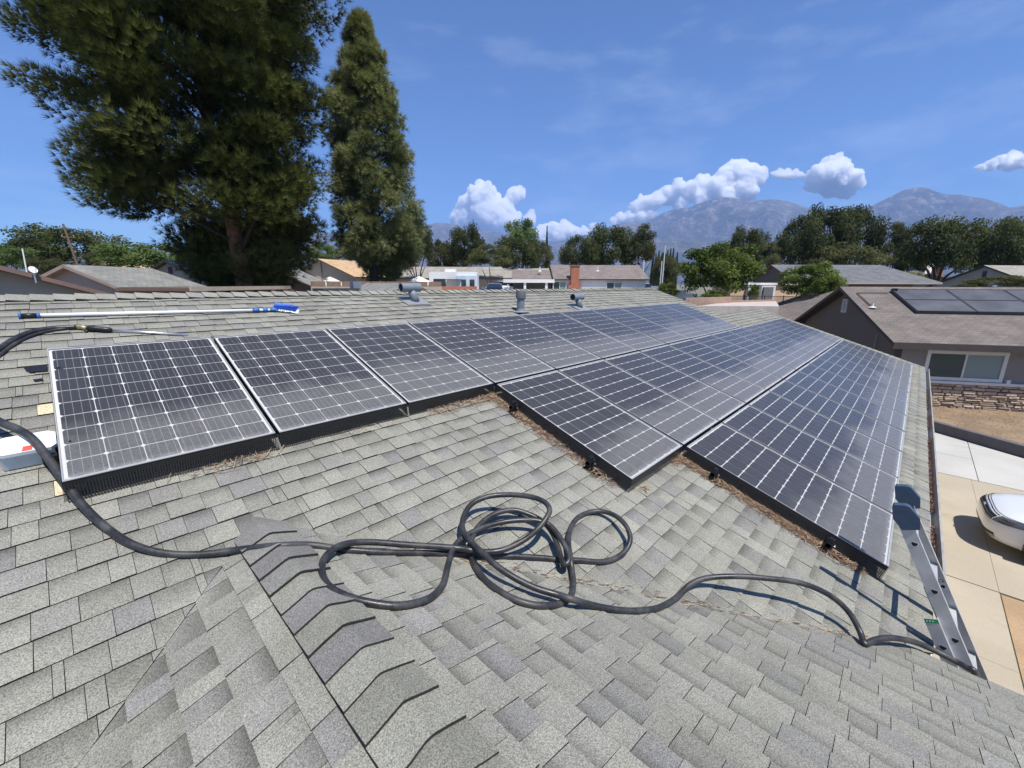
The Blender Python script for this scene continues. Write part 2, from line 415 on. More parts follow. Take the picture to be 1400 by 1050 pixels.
o = d.build('gutter_debris', M_RUST, house, HO); o['kind'] = 'stuff'

# vents
M_VENT = mat('vent_blue_grey_paint', (.165, .20, .235), .55, var=.14, scale=9, bump=.1)
M_VDK = mat('shade_and_ink_black', (.012, .012, .013), .9)  # flat black painting the dark inside of hoods and rungs; also sticker ink
def hood_vent(x, y):
    z = zA(y); r = .066
    b = MB(); hz = .205
    for sgn in (1,):
        vs = []; n = 20
        for xx, rr in ((-.17, r), (.16, r), (.16, r - .008), (-.17, r - .008)):
            for j in range(n): a = 2 * math.pi * j / n; vs.append((x + xx, y + rr * math.cos(a), z + hz + rr * math.sin(a)))
        b.add(vs, [(i * n + j, (i + 1) % 4 * n + j, (i + 1) % 4 * n + (j + 1) % n, i * n + (j + 1) % n) for i in range(4) for j in range(n)])
    hood = b.build('roof_vent', M_VENT, house, HO, smooth=True, angle=40)
    b = MB(); b.tube([(x + .05, y - .02, z - .02), (x + .04, y - .01, z + .09), (x + .01, y, z + hz - r + .012)], [.075, .062, .058], 16); b.build('neck', M_VENT, hood, HO, smooth=True)
    b = MB(); b.tube([(x - .155, y, z + hz), (x - .150, y, z + hz)], r - .0085, 16); b.build('mouth_shade_disc', M_VDK, hood, HO)  # black disc painting the dark mouth of the hood, no real baffle
    b = MB(); q = [SA.p(x - .17, (KY - y) / CS - .17, .014), SA.p(x + .23, (KY - y) / CS - .17, .014), SA.p(x + .23, (KY - y) / CS + .19, .016), SA.p(x - .17, (KY - y) / CS + .19, .016)]
    b.prism(q, tuple(NA * .004)); b.build('flashing', mat('flashing_grey', (.23, .24, .25), .5, var=.1), hood, HO)
hood_vent(3.78, 1.06); hood_vent(7.31, .47)
x, y = 5.535, .40; z = zA(y)
b = MB(); b.tube([(x, y, z - .05), (x, y, z + .33)], .066, 20); pipe = b.build('vent_pipe', M_VENT, house, HO, smooth=True, angle=40)
b = MB(); b.lathe([(.068, .24), (.086, .245), (.086, .362), (.078, .372), (.0, .378)], (x, y, z), 20); b.build('collar', mat('vent_collar', (.10, .105, .12), .6, var=.2), pipe, HO, smooth=True, angle=40)
b = MB(); b.lathe([(.17, .015), (.16, .022), (.075, .03), (.068, .07)], (x, y, z), 20); b.build('flashing', MATS['flashing_grey'], pipe, HO)
x, y = 3.9, 3.1; z = RIDGE_Z - TN * (y - RIDGE_Y)
b = MB(); b.bb(x - .075, x + .075, y - .075, y + .075, z - .1, .50); pipe = b.build('vent_pipe', M_VENT, house, HO)
b = MB(); b.bb(3.15, 3.8, 2.75, 3.2, -.3, .385); b.build('low_vent_box', mat('dark_vent_box', (.05, .052, .055), .7), house, HO)
# ------------------------------------------------------------------ solar panels
PW, PH, PU, PV = .992, 1.631, 1.01677, 1.66111
def cell_material():
    m, n, l, b = newmat('solar_cell'); uv = n.new('ShaderNodeUVMap').outputs[0]
    sp = n.new('ShaderNodeSeparateXYZ'); l.new(uv, sp.inputs[0])
    fx = mathn(n, l, 'FRACT', mathn(n, l, 'MULTIPLY', sp.outputs[0], 4.0))
    bus = mathn(n, l, 'COMPARE', fx, .5, .030)
    fg = mathn(n, l, 'FRACT', mathn(n, l, 'MULTIPLY', sp.outputs[1], 26.0)); fing = mathn(n, l, 'COMPARE', fg, .5, .09)
    oi = n.new('ShaderNodeObjectInfo').outputs['Random']
    c = mixc(n, l, oi, (.012, .0125, .019), (.020, .021, .029))
    c = mixc(n, l, mathn(n, l, 'MULTIPLY', fing, .03), c, (.5, .5, .52))
    c = mixc(n, l, mathn(n, l, 'MULTIPLY', bus, .42), c, (.45, .45, .46))
    l.new(c, b.inputs['Base Color']); b.inputs['Roughness'].default_value = .5; b.inputs['Specular IOR Level'].default_value = .2
    return m
def glass_material():
    m, n, l, b = newmat('panel_glass_dusty'); out = n['Material Output']; n.remove(b)
    oc = n.new('ShaderNodeTexCoord').outputs['Object']; oi = n.new('ShaderNodeObjectInfo').outputs['Random']
    pos = n.new('ShaderNodeNewGeometry').outputs['Position']
    sp = n.new('ShaderNodeSeparateXYZ'); l.new(oc, sp.inputs[0])
    wide = noisen(n, l, pos, 1.7, 4, .55); wide2 = noisen(n, l, pos, 7, 3, .6); spk = noisen(n, l, pos, 260, 2, .7); fine = noisen(n, l, pos, 60, 3, .6)
    d = mathn(n, l, 'DIVIDE', mathn(n, l, 'MULTIPLY', sp.outputs[1], -1.0), PH)                 # 0 top .. 1 bottom
    d = mathn(n, l, 'ADD', d, mathn(n, l, 'MULTIPLY', mathn(n, l, 'SUBTRACT', wide, .5), .42))
    d = mathn(n, l, 'ADD', d, mathn(n, l, 'MULTIPLY', mathn(n, l, 'SUBTRACT', wide2, .5), .12))
    d = mathn(n, l, 'ADD', d, mathn(n, l, 'MULTIPLY', mathn(n, l, 'SUBTRACT', oi, .5), .14))
    dust = ramp(n, l, d, .55, .80, .04, .17)
    dust = mathn(n, l, 'MULTIPLY', dust, ramp(n, l, spk, .3, .7, .6, 1.45))
    dust = mathn(n, l, 'MULTIPLY', dust, ramp(n, l, fine, .3, .7, .8, 1.2))
    edge = ramp(n, l, mathn(n, l, 'DIVIDE', mathn(n, l, 'MULTIPLY', sp.outputs[1], -1.0), PH), .955, .995, 0, .3)
    dust = mathn(n, l, 'ADD', dust, mathn(n, l, 'MULTIPLY', edge, fine), clamp=True)
    tr = n.new('ShaderNodeBsdfTransparent'); gl = n.new('ShaderNodeBsdfGlossy'); gl.inputs['Roughness'].default_value = .16
    fr = n.new('ShaderNodeFresnel'); fr.inputs['IOR'].default_value = 1.30
    df = n.new('ShaderNodeBsdfDiffuse'); df.inputs['Color'].default_value = (.56, .55, .53, 1)
    m1 = n.new('ShaderNodeMixShader'); m2 = n.new('ShaderNodeMixShader')
    l.new(fr.outputs[0], m1.inputs[0]); l.new(tr.outputs[0], m1.inputs[1]); l.new(gl.outputs[0], m1.inputs[2])
    l.new(dust, m2.inputs[0]); l.new(m1.outputs[0], m2.inputs[1]); l.new(df.outputs[0], m2.inputs[2]); l.new(m2.outputs[0], out.inputs['Surface'])
    return m
def wiremesh_material():
    m, n, l, b = newmat('black_wire_mesh'); out = n['Material Output']
    uv = n.new('ShaderNodeUVMap').outputs[0]; sp = n.new('ShaderNodeSeparateXYZ'); l.new(uv, sp.inputs[0])
    a = mathn(n, l, 'FRACT', mathn(n, l, 'MULTIPLY', sp.outputs[0], 1 / .0125)); c = mathn(n, l, 'FRACT', mathn(n, l, 'MULTIPLY', sp.outputs[1], 1 / .0125))
    w = mathn(n, l, 'MAXIMUM', mathn(n, l, 'LESS_THAN', a, .38), mathn(n, l, 'LESS_THAN', c, .38))
    b.inputs['Base Color'].default_value = (.03, .03, .032, 1); b.inputs['Roughness'].default_value = .45
    tr = n.new('ShaderNodeBsdfTransparent'); mxs = n.new('ShaderNodeMixShader')
    l.new(w, mxs.inputs[0]); l.new(tr.outputs[0], mxs.inputs[1]); l.new(b.outputs[0], mxs.inputs[2]); l.new(mxs.outputs[0], out.inputs['Surface'])
    return m
M_CELL, M_GLASS, M_WIRE = cell_material(), glass_material(), wiremesh_material()
M_FRAME = mat('anodised_frame', (.44, .44, .43), .42, metal=.4, var=.10, scale=14)
M_BACK = mat('white_backsheet', (.58, .59, .60), .6, var=.03)
M_BLK = mat('black_powder_coat', (.012, .012, .013), .42, var=.2, scale=20)
M_UNDER = mat('panel_underside', (.02, .02, .02), .8)
M_BOLT = mat('steel_bolt', (.6, .6, .6), .35, metal=.9)
CP = .1585; CX0 = (PW - 6 * CP) / 2; CY0 = (PH - 10 * CP) / 2; CW = .1546
def cell_poly(cx, cy, ch=.011):
    h = CW / 2; k = .0759
    return [(cx - h + ch, cy - k), (cx + h - ch, cy - k), (cx + h, cy - k + ch), (cx + h, cy + k - ch), (cx + h - ch, cy + k), (cx - h + ch, cy + k), (cx - h, cy + k - ch), (cx - h, cy - k + ch)]
def uv_mesh(name, polys, mat_, uvs):
    me = bpy.data.meshes.new(name); vs = []; fs = []
    for p in polys: fs.append(list(range(len(vs), len(vs) + len(p)))); vs += p
    me.from_pydata(vs, [], fs); me.materials.append(mat_); lay_ = me.uv_layers.new(name='UVMap')
    flat = [c for q in uvs for uv in q for c in uv]; lay_.data.foreach_set('uv', flat); me.update(); return me
cell_me = uv_mesh('cell', [[(x, y, 0) for x, y in cell_poly(0, 0)]], M_CELL, [[((x + CW / 2) / CW, (y + CW / 2) / CW) for x, y in cell_poly(0, 0)]])
polys, uvs = [], []
for i in range(6):
    for j in range(10):
        cx, cy = CX0 + (i + .5) * CP, -(CY0 + (j + .5) * CP); pl = cell_poly(cx, cy)
        polys.append([(x, y, 0) for x, y in pl]); uvs.append([((x - cx + CW / 2) / CW, (y - cy + CW / 2) / CW) for x, y in pl])
grid_me = uv_mesh('cell_grid', polys, M_CELL, uvs)
d = MB(); lw = .0125; lx = .0060
for (x0, x1, y0, y1) in ((0, PW, -lw, 0), (0, PW, -PH, -PH + lw), (0, lx, -PH + lw, -lw), (PW - lx, PW, -PH + lw, -lw)):
    d.bb(x0, x1, y0, y1, -.004, 0); d.bb(x0 + .0006, x1 - .0006, y0 + .0006, y1 - .0006, -.040, -.0041, 1)
frame_me = d.mesh('frame', [M_FRAME, M_BLK])
d = MB(); d.add([(lx, -PH + lw, -.0043), (PW - lx, -PH + lw, -.0043), (PW - lx, -lw, -.0043), (lx, -lw, -.0043)], [(0, 1, 2, 3)]); glass_me = d.mesh('glass', M_GLASS)
d = MB(); d.bb(lx + .0007, PW - lx - .0007, -PH + lw + .0007, -lw - .0007, -.016, -.0085); back_me = d.mesh('backsheet', M_BACK)
def skirt(parent, a, b2, zt, zb, out, seg=8):
    """wire mesh hanging from the frame edge a-b2 (local xy), kicked out a little at the foot, wavy"""
    a, b2 = Vector(a), Vector(b2); L = (b2 - a).length; me = bpy.data.meshes.new('mesh_skirt'); vs = []; fs = []; uv = []
    o = Vector(out); nx = max(3, int(L / .12))
    for i in range(nx + 1):
        p = a + (b2 - a) * i / nx
        for j, (f, k) in enumerate(((0, .004), (.5, .010), (1, .016))):
            w = .006 * noise.noise(Vector((p.x * 5 + a.y, p.y * 5, j * 2.))) * f
            vs.append((p.x + o.x * (k + w), p.y + o.y * (k + w), zt + (zb - zt) * f)); 
    for i in range(nx):
        for j in range(2):
            fs.append((i * 3 + j, (i + 1) * 3 + j, (i + 1) * 3 + j + 1, i * 3 + j + 1))
            u0, u1 = i / nx * L, (i + 1) / nx * L; v0, v1 = j * .0625, (j + 1) * .0625
            uv += [u0, v0, u1, v0, u1, v1, u0, v1]
    me.from_pydata(vs, [], fs); me.materials.append(M_WIRE); ul = me.uv_layers.new(name='UVMap'); ul.data.foreach_set('uv', uv); me.update()
    s = link_mesh('mesh_skirt', me, parent)
    return s
ROWS = {0: range(0, 11), 1: range(3, 15), 2: range(4, 15)}
ORD = ['first', 'second', 'third', 'fourth', 'fifth', 'sixth', 'seventh', 'eighth', 'ninth', 'tenth', 'eleventh', 'twelfth']
RN = ['upper row under the ridge', 'middle row', 'lower row along the gutter']
for r_, cols in ROWS.items():
    cl = list(cols)
    for k, c in enumerate(cl):
        base = Vector((c * PU, -r_ * PV * CS, -r_ * PV * SN))
        last = k == len(cl) - 1
        lab = ORD[k] + ' solar panel counted from the ' + ('junction box' if r_ == 0 else 'hose') + ' end of the ' + RN[r_]
        pn = thing('solar_module', base, lab, 'solar panel', 'solar panels on the roof', rot=(SL + R(random.uniform(-.12, .12)), R(random.uniform(-.12, .12)), 0))
        link_mesh('frame', frame_me, pn); link_mesh('backsheet', back_me, pn); link_mesh('glass', glass_me, pn)
        w = pix(base + Vector((.5, -.8 * CS, -.8 * SN)))[2]
        if w < 6.6:
            for i in range(6):
                for j in range(10):
                    link_mesh('cell', cell_me, pn, (CX0 + (i + .5) * CP, -(CY0 + (j + .5) * CP), -.0068))
        else:
            g = link_mesh('cell_grid', grid_me, pn, (0, 0, -.0068)); g['kind'] = 'stuff'
        zb = -(DR - .004)
        if r_ == 0 and c < 3: skirt(pn, (0, -PH), (PW + .02, -PH), -.012, zb, (0, -1))
        if r_ == 1 and c < 4: skirt(pn, (0, -PH), (PW + .02, -PH), -.012, zb, (0, -1))
        if r_ == 2: skirt(pn, (0, -PH), (PW + .02, -PH), -.012, zb, (0, -1))
        if k == 0: skirt(pn, (0, 0), (0, -PH), -.012, zb, (-1, 0))
        if last: skirt(pn, (PW, 0), (PW, -PH), -.012, zb, (1, 0))
        if r_ == 0: skirt(pn, (0, 0), (PW + .02, 0), -.012, zb, (0, 1))
        if r_ == 0 and c < 3:   # galvanised strap of the skirt
            b = MB(); b.box((PW + .012, -PH - .022, -.075), (.014, .003, .10), rot=Matrix.Rotation(R(-14), 3, 'Y')); b.build('strap', M_BOLT, pn)
# rails with their feet
for r_, cols in ROWS.items():
    cl = list(cols)
    for q, fr in enumerate((.20, .78)):
        u0 = cl[0] * PU + (.02 if r_ == 0 else -.10); u1 = cl[-1] * PU + PW + .05; v = r_ * PV + fr * PH
        P0 = Vector((u0, -v * CS, -v * SN))
        rl = thing('mounting_rail', P0, ('higher' if q == 0 else 'lower') + ' black mounting rail beneath the ' + ('upper row' if r_ == 0 else 'middle row' if r_ == 1 else 'lower row') + ' of solar panels', 'rail', 'rails under the solar panels', rot=(SL, 0, 0))
        b = MB(); L = u1 - u0; s = .021; t = .003
        for (y0, y1, z0, z1) in ((-s, s, -.045 - t, -.045), (-s, s, -.088, -.088 + t), (-s, -s + t, -.088 + t, -.045 - t), (s - t, s, -.088 + t, -.045 - t)): b.bb(0, L, y0, y1, z0, z1)
        b.build('tube', M_BLK, rl)
        b = MB(); b.bb(0, .004, -s, s, -.088, -.045)
        n_ = max(2, int(L / 1.3))
        for i in range(n_):
            xx = .06 + i * (L - .1) / (n_ - 1)
            b = MB(); b.bb(xx - .06, xx + .05, -.12, .03, -.133, -.126); b.bb(xx - .02, xx + .02, -.034, -.026, -.126, -.05); b.bb(xx - .02, xx + .02, -.07, -.026, -.126, -.118)
            ft = b.build('foot', M_BLK, rl)
            b = MB(); b.tube([(xx, -.045, -.118), (xx, -.045, -.104)], .009, 6); b.tube([(xx, -.034, -.066), (xx, -.046, -.066)], .008, 6); b.build('bolt', M_BOLT, ft)
        b = MB(); b.bb(.012, .045, -.016, .016, -.046, -.004); b.tube([(.028, 0, -.004), (.028, 0, .004)], .005, 6); b.build('end_clamp', M_BLK, rl)
# ------------------------------------------------------------------ things lying on the roof
def roof_z(x, y):
    z = zA(y)
    if y < YR: z = max(z, ZR - TN * abs(x - XR))
    return z
def on_roof(px, py, h=0.):
    """the roof point (raised by h metres) seen at a pixel of the photograph"""
    d = (FWD + RIGHT * ((px - 700) / FPX) + DOWN * ((py - 525) / FPX)); t = .6
    p = CAM + d * t
    while p.z > roof_z(p.x, p.y) + h and t < 40: t += .01; p = CAM + d * t
    lo, hi = t - .01, t
    for _ in range(20):
        mid = (lo + hi) / 2; p = CAM + d * mid
        if p.z > roof_z(p.x, p.y) + h: lo = mid
        else: hi = mid
    return p
def spline(pts, n=8):
    out = []
    for i in range(len(pts) - 1):
        p0, p1, p2, p3 = pts[max(i - 1, 0)], pts[i], pts[i + 1], pts[min(i + 2, len(pts) - 1)]
        for k in range(n):
            t = k / n; out.append(.5 * ((2 * p1) + (p2 - p0) * t + (2 * p0 - 5 * p1 + 4 * p2 - p3) * t * t + (3 * p1 - p0 - 3 * p2 + p3) * t ** 3))
    out.append(pts[-1]); return out
def hose_material():
    m, n, l, b = newmat('black_rubber_hose'); pos = n.new('ShaderNodeNewGeometry').outputs['Position']
    a = noisen(n, l, pos, 9, 4, .65); c = noisen(n, l, pos, 120, 2, .6)
    k = mixc(n, l, ramp(n, l, a, .38, .74, .05, .5), (.016, .016, .017), (.11, .108, .105))
    k = mixc(n, l, ramp(n, l, c, .5, .75, 0, .25), k, (.12, .12, .12))
    l.new(k, b.inputs['Base Color']); l.new(ramp(n, l, a, .3, .7, .30, .55), b.inputs['Roughness'])
    bp = n.new('ShaderNodeBump'); bp.inputs['Strength'].default_value = .15; bp.inputs['Distance'].default_value = .004; l.new(c, bp.inputs['Height']); l.new(bp.outputs[0], b.inputs['Normal'])
    return m
M_HOSE = hose_material()
def cc(x, y): return (620 + x / 5.25, 660 + y / 5.25)
hp = [(-60, 548, .10), (0, 577, .125), (22, 586, .145), (45, 601, .145), (70, 632, .11), (95, 668, .075), (120, 698, .045), (150, 725, .028), (185, 746, .028), (230, 757, .022), (280, 757.5, .022), (330, 751, .022), (380, 746, .022),
      (425, 745, .022), (470, 751, .022), (525, 755, .022), (585, 756, .022)]
hp += [cc(x, y) + (h,) for x, y, h in [(0, 505, .022), (110, 510, .022), (220, 521, .022), (350, 525, .022), (500, 530, .022), (650, 540, .022), (780, 553, .022), (910, 557, .024), (1050, 568, .022), (1150, 548, .022), (1232, 490, .045),
      (1268, 410, .08), (1250, 330, .10), (1200, 265, .095), (1130, 222, .07), (1040, 203, .04), (950, 220, .022), (880, 262, .022), (838, 335, .03), (826, 420, .06), (836, 520, .065), (850, 620, .035), (860, 720, .022), (848, 800, .022), (795, 852, .022), (700, 880, .022),
      (580, 878, .022), (450, 842, .022), (330, 778, .022), (230, 700, .022), (165, 615, .022), (132, 540, .03), (122, 470, .05), (135, 390, .05), (180, 312, .05), (250, 250, .06), (340, 208, .075), (440, 197, .085), (540, 226, .085), (630, 272, .085), (700, 345, .08), (748, 455, .08),
      (774, 540, .085), (800, 584, .09), (827, 553, .105), (812, 480, .115), (762, 390, .12), (690, 305, .125), (600, 272, .12), (500, 268, .105), (380, 278, .085), (250, 308, .07), (150, 347, .065), (75, 390, .07), (20, 440, .07)]]
hp += [(617, 757, .058), (612, 775, .04), (605, 800, .022), (585, 819, .022), (547, 828, .022), (505, 824, .022), (470, 814, .022), (448, 800, .022), (440, 781, .024), (445, 761, .045), (465, 746, .065), (500, 741, .066), (560, 745, .066)]
hp += [cc(x, y) + (h,) for x, y, h in [(0, 466, .075), (130, 484, .085), (230, 496, .075), (330, 488, .08), (430, 452, .105), (530, 395, .145), (610, 325, .195), (668, 250, .235), (690, 195, .25), (662, 145, .25), (590, 110, .235), (480, 90, .20), (350, 87, .165), (230, 104, .14), (130, 154, .12),
      (76, 235, .105), (63, 320, .105), (95, 385, .11), (150, 450, .12), (220, 515, .115), (290, 580, .10), (370, 640, .085), (470, 700, .07), (600, 760, .06), (750, 805, .06), (850, 836, .066), (1000, 880, .03)]]
hp += [(845, 834, .022), (872, 835, .022), (901, 830.6, .022), (925, 817, .035), (944, 799, .06), (968, 790, .10), (1007, 788, .15), (1046, 790.5, .19), (1094, 797, .215), (1133, 813, .20), (1160, 836.5, .14), (1176, 864, .065), (1182, 880, .024), (1196, 875, .05), (1219, 872, .075), (1251, 878, .06), (1282, 891.5, .04), (1306, 904, .03), (1322, 913, .026)]
pts = [on_roof(x, y, h) for x, y, h in hp]
e = pts[-1]; pts += [Vector((XG + .045, e.y - .035, EAVE_ZC - .01)), Vector((XG + .075, e.y - .045, EAVE_ZC - .3)), Vector((XG + .10, e.y - .05, EAVE_ZC - 1.2)), Vector((XG + .25, e.y - .1, GZ + .05))]
path = spline(pts, 7)
b = MB(); b.tube(path, [.0172 + .0050 * max(0, 1 - i / 60) for i in range(len(path))], 12); h = b.build('water_hose', M_HOSE, None, path[0], smooth=True, loc=path[0])
tag(h, 'long black rubber hose coiled in loops across the grey shingles', 'hose')
# pressure wand with its own hose, above the first panel
wp = [on_roof(x, y, hh) for x, y, hh in ((-45, 520, .02), (-20, 492, .025), (0, 476, .03), (20, 463, .035), (45, 453, .035), (75, 448.5, .03), (104, 447, .03))]
root = thing('spray_wand', wp[-1], 'spray wand with thin silver lance and black grip lying above the first panel', 'spray wand')
b = MB(); b.tube(spline(wp, 6), .0195, 10); b.build('hose', M_HOSE, root, wp[-1], smooth=True)
wp2 = [on_roof(x, y, hh) for x, y, hh in ((-45, 535, .02), (-20, 503, .02), (0, 485, .02), (20, 470, .02), (45, 458, .02), (70, 452, .022), (98, 448, .024))]
b = MB(); b.tube(spline(wp2, 6), .012, 8); b.build('whip_hose', M_HOSE, root, wp[-1], smooth=True)
M_BRASS = mat('brass', (.62, .46, .22), .35, metal=.9, var=.25, scale=60)
M_ALU = mat('bare_aluminium', (.72, .72, .72), .34, metal=.85, var=.12, scale=11)
q = [on_roof(x, y, hh) for x, y, hh in ((103, 446.5, .03), (108, 446.5, .032), (113, 447.5, .032), (119, 449, .03))]
b = MB(); b.tube(q, [.021, .024, .018, .02], 10); b.build('brass_coupling', M_BRASS, root, wp[-1], smooth=True)
q = [on_roof(x, y, hh) for x, y, hh in ((118, 448.6, .03), (124, 448.6, .036), (132, 449.2, .034), (141, 450.2, .034), (150, 451, .03), (154, 451.4, .028))]
b = MB(); b.tube(q, [.016, .026, .02, .024, .022, .012], 8); b.tube([on_roof(121, 450, .02), on_roof(117, 454, .012)], [.012, .010], 6); b.build('grip', M_BLK, root, wp[-1], smooth=True)
q = [on_roof(x, y, hh) for x, y, hh in ((152, 451, .03), (200, 454.4, .024), (257, 458, .018))]
b = MB(); b.tube(q, .0105, 8); b.build('lance', M_ALU, root, wp[-1], smooth=True)
# telescopic pole with a blue brush
P = [on_roof(x, y, .03) for x, y in ((25, 432), (29, 431.9), (50, 431.4), (55, 431.2), (345, 424.2), (378, 423.4))]
root = thing('cleaning_pole', P[0], 'long white telescopic pole with blue brush head lying below the ridge', 'cleaning pole')
M_BLUE = mat('blue_plastic', (.03, .14, .42), .4, var=.15, scale=20)
M_POLE = mat('white_pole', (.80, .80, .79), .4, metal=0, var=.06)
b = MB(); b.tube([P[3], P[4]], .0165, 12); b.build('pole', M_POLE, root, P[0], smooth=True)
b = MB(); b.tube([P[1], P[2]], [.021, .0215], 12); b.build('grip', M_BLK, root, P[0], smooth=True)
b = MB(); b.tube([P[0], P[1]], .024, 12); b.tube([P[2], P[3]], .0245, 12); b.build('collar', M_BLUE, root, P[0], smooth=True)
dv = (P[5] - P[4]); b = MB()
for a0, a1, r0 in ((0, .28, .023), (.42, .62, .024), (.72, 1.1, .021)): b.tube([P[4] + dv * a0, P[4] + dv * ((a0 + a1) / 2), P[4] + dv * a1], [r0 * .8, r0, r0 * .85], 10)
b.build('lock_segment', M_BLUE, root, P[0], smooth=True)
b = MB(); b.tube([P[4] + dv * .2, P[4] + dv * .85], .014, 10); b.build('inner_tube', M_WHITE, root, P[0], smooth=True)
hc = on_roof(391, 422, .035); ax = (P[5] - P[4]).normalized()
rot = Matrix.Rotation(R(-32), 3, NA) @ Matrix.Rotation(SL, 3, 'X')
b = MB(); b.box(hc, (.24, .13, .022), rot=rot); b.tube([P[5], hc], [.018, .014], 8); hd = b.build('brush_head', M_BLUE, root, P[0])
M_BRIS = mat('brush_bristles', (.10, .24, .72), .8, var=.3, scale=60); M_BRW = mat('white_bristles', (.8, .8, .8), .8)
rb = random.Random(2); b = MB(); b2 = MB()
for i in range(700):
    lx, ly = rb.uniform(-.12, .12), rb.uniform(-.065, .065); edge = abs(lx) > .105 or abs(ly) > .056
    p0 = hc + rot @ Vector((lx, ly, .008)); ln = .045 if edge else .035
    p1 = hc + rot @ Vector((lx * 1.22 + rb.uniform(-.006, .006), ly * 1.35 + rb.uniform(-.006, .006), (-.012 if edge else .03) + rb.uniform(0, .008))); s = rot @ Vector((.004, .002, 0))
    (b2 if edge else b).add([p0 - s, p0 + s, p1 + s * .5, p1 - s * .5], [(0, 1, 2, 3)])
o = b.build('bristles', M_BRIS, hd, P[0]); o = b2.build('edge_bristles', M_BRW, hd, P[0])
# junction box
JB = SA.p(-.118, 1.175, .0); jr = Matrix.Rotation(SL, 3, 'X')
root = thing('junction_box', JB, 'white metal junction box with red sticker beside the first solar panel', 'junction box', rot=(SL, 0, 0))
M_JB = mat('junction_box_enamel', (.74, .78, .82), .45, var=.06, scale=12); M_RED = mat('red_sticker', (.62, .10, .07), .5, var=.25, scale=80)
b = MB(); w, dd, hh = .100, .075, .112
b.prism([(-w, -dd, .012), (w, -dd, .012), (w, dd, .012), (-w, dd, .012)], (0, 0, hh - .012)); b.build('body', mat('junction_box_side', (.50, .57, .62), .5, var=.12, scale=14), root)
b = MB(); a = w + .012; c = dd + .012
b.prism([(-a, -c * .8, hh - .012), (-a * .75, -c, hh - .012), (a * .8, -c, hh - .012), (a, -c * .7, hh - .012), (a, c * .7, hh - .012), (a * .75, c, hh - .012), (-a * .7, c, hh - .012), (-a, c * .75, hh - .012)], (0, 0, .020)); lid = b.build('lid', M_JB, root)
b = MB(); b.prism([(-.018, -.082, hh + .0085), (.02, -.082, hh + .0085), (.024, -.035, hh + .0085), (-.012, -.035, hh + .0085)], (0, 0, .0012)); b.build('sticker', M_RED, lid)
b = MB(); b.tube([(.07, -.03, .06), (.13, -.05, .05), (.17, -.06, .03)], .016, 8); b.tube([(.06, -.06, .04), (.12, -.10, .03), (.18, -.10, .03)], .014, 8); b.box((.075, -.085, .045), (.06, .05, .05)); b.build('conduit', M_BLK, root, smooth=False)
# torn black flashing beside the panel's upper corner
c = SA.p(-.10, .06, .012)
b = MB(); b.prism([SA.p(-.135, .015, .013), SA.p(-.02, .01, .013), SA.p(-.02, .115, .014), SA.p(-.105, .11, .014), SA.p(-.125, .07, .014)], tuple(NA * .006))
b.prism([SA.p(-.095, .22, .012), SA.p(-.05, .215, .012), SA.p(-.045, .25, .013), SA.p(-.085, .255, .013)], tuple(NA * .004))
tag(b.build('torn_flashing', M_BLK, None, c, loc=c), 'torn black flashing flap beside the first panel corner', 'flashing')
# pine needle litter blown against the skirts
M_LIT = []
for i, cl_ in enumerate(((.24, .15, .09), (.38, .28, .18), (.12, .075, .05))): M_LIT.append(mat('pine_litter_%d' % i, cl_, .9, var=.3, scale=30))
b = MB(); rl = random.Random(17)
def litter(u0, v0, u1, v1, n, spread, du, dvv, thin=0.):
    for i in range(n):
        t = rl.random(); u = u0 + (u1 - u0) * t; v = v0 + (v1 - v0) * t
        dens = .5 + .9 * noise.noise(Vector((u * 2.1, v * 2.3, .7))) - thin
        if rl.random() > dens: continue
        k = abs(rl.gauss(0, spread)); u += du * k + rl.uniform(-.01, .01); v += dvv * k + rl.uniform(-.01, .01)
        a = rl.uniform(0, math.pi); L = rl.uniform(.02, .06); h0 = .013 + rl.random() * max(.004, .035 - k * .4); h1 = .013 + rl.random() * max(.004, .035 - k * .4)
        p = SA.p(u - math.cos(a) * L, v - math.sin(a) * L, h0); q = SA.p(u + math.cos(a) * L, v + math.sin(a) * L, h1); w = SA.p(u, v, .02) - SA.p(u - math.sin(a) * .0017, v + math.cos(a) * .0017, .02)
        b.add([p - w, p + w, q + w, q - w], [(0, 1, 2, 3)], rl.randrange(3))
R1 = PH + .02; R2 = PV + PH + .02; R3 = 2 * PV + PH
litter(.35, R1, 3.0, R1, 700, .03, 0, 1, .35); litter(2.2, R1, 3.04, R1, 260, .04, 0, 1)
litter(3 * PU - .02, PV - .05, 3 * PU - .02, R2, 1500, .035, -1, 0); litter(3 * PU, R2, 3.2 * PU, R2 + .03, 160, .03, 0, 1)
litter(4 * PU - .02, R2 - .05, 4 * PU - .02, R3 - .1, 1900, .038, -1, 0); litter(3.8 * PU, R2, 4 * PU, R2, 160, .03, 0, 1)
# a few needles caught in the valley
for i in range(240):
    t = rl.random(); x = XR + .5 + 2.2 * t; y = YR - (x - XR); 
    a = rl.uniform(-.3, .3) - .78; L = rl.uniform(.015, .05); p = Vector((x + rl.gauss(0, .018), y + rl.gauss(0, .018), 0)); p.z = roof_z(p.x, p.y) + .013
    q = p + Vector((math.cos(a) * L, math.sin(a) * L, 0)); q.z = roof_z(q.x, q.y) + .015; w = Vector((.0013, .0013, 0))
    b.add([p - w, p + w, q + w, q - w], [(0, 1, 2, 3)], rl.randrange(3))
c = SA.p(4, 3)
tag(b.build('pine_litter', M_LIT, None, c, loc=c), 'brown pine needle litter along the panel skirts', 'litter', kind='stuff')

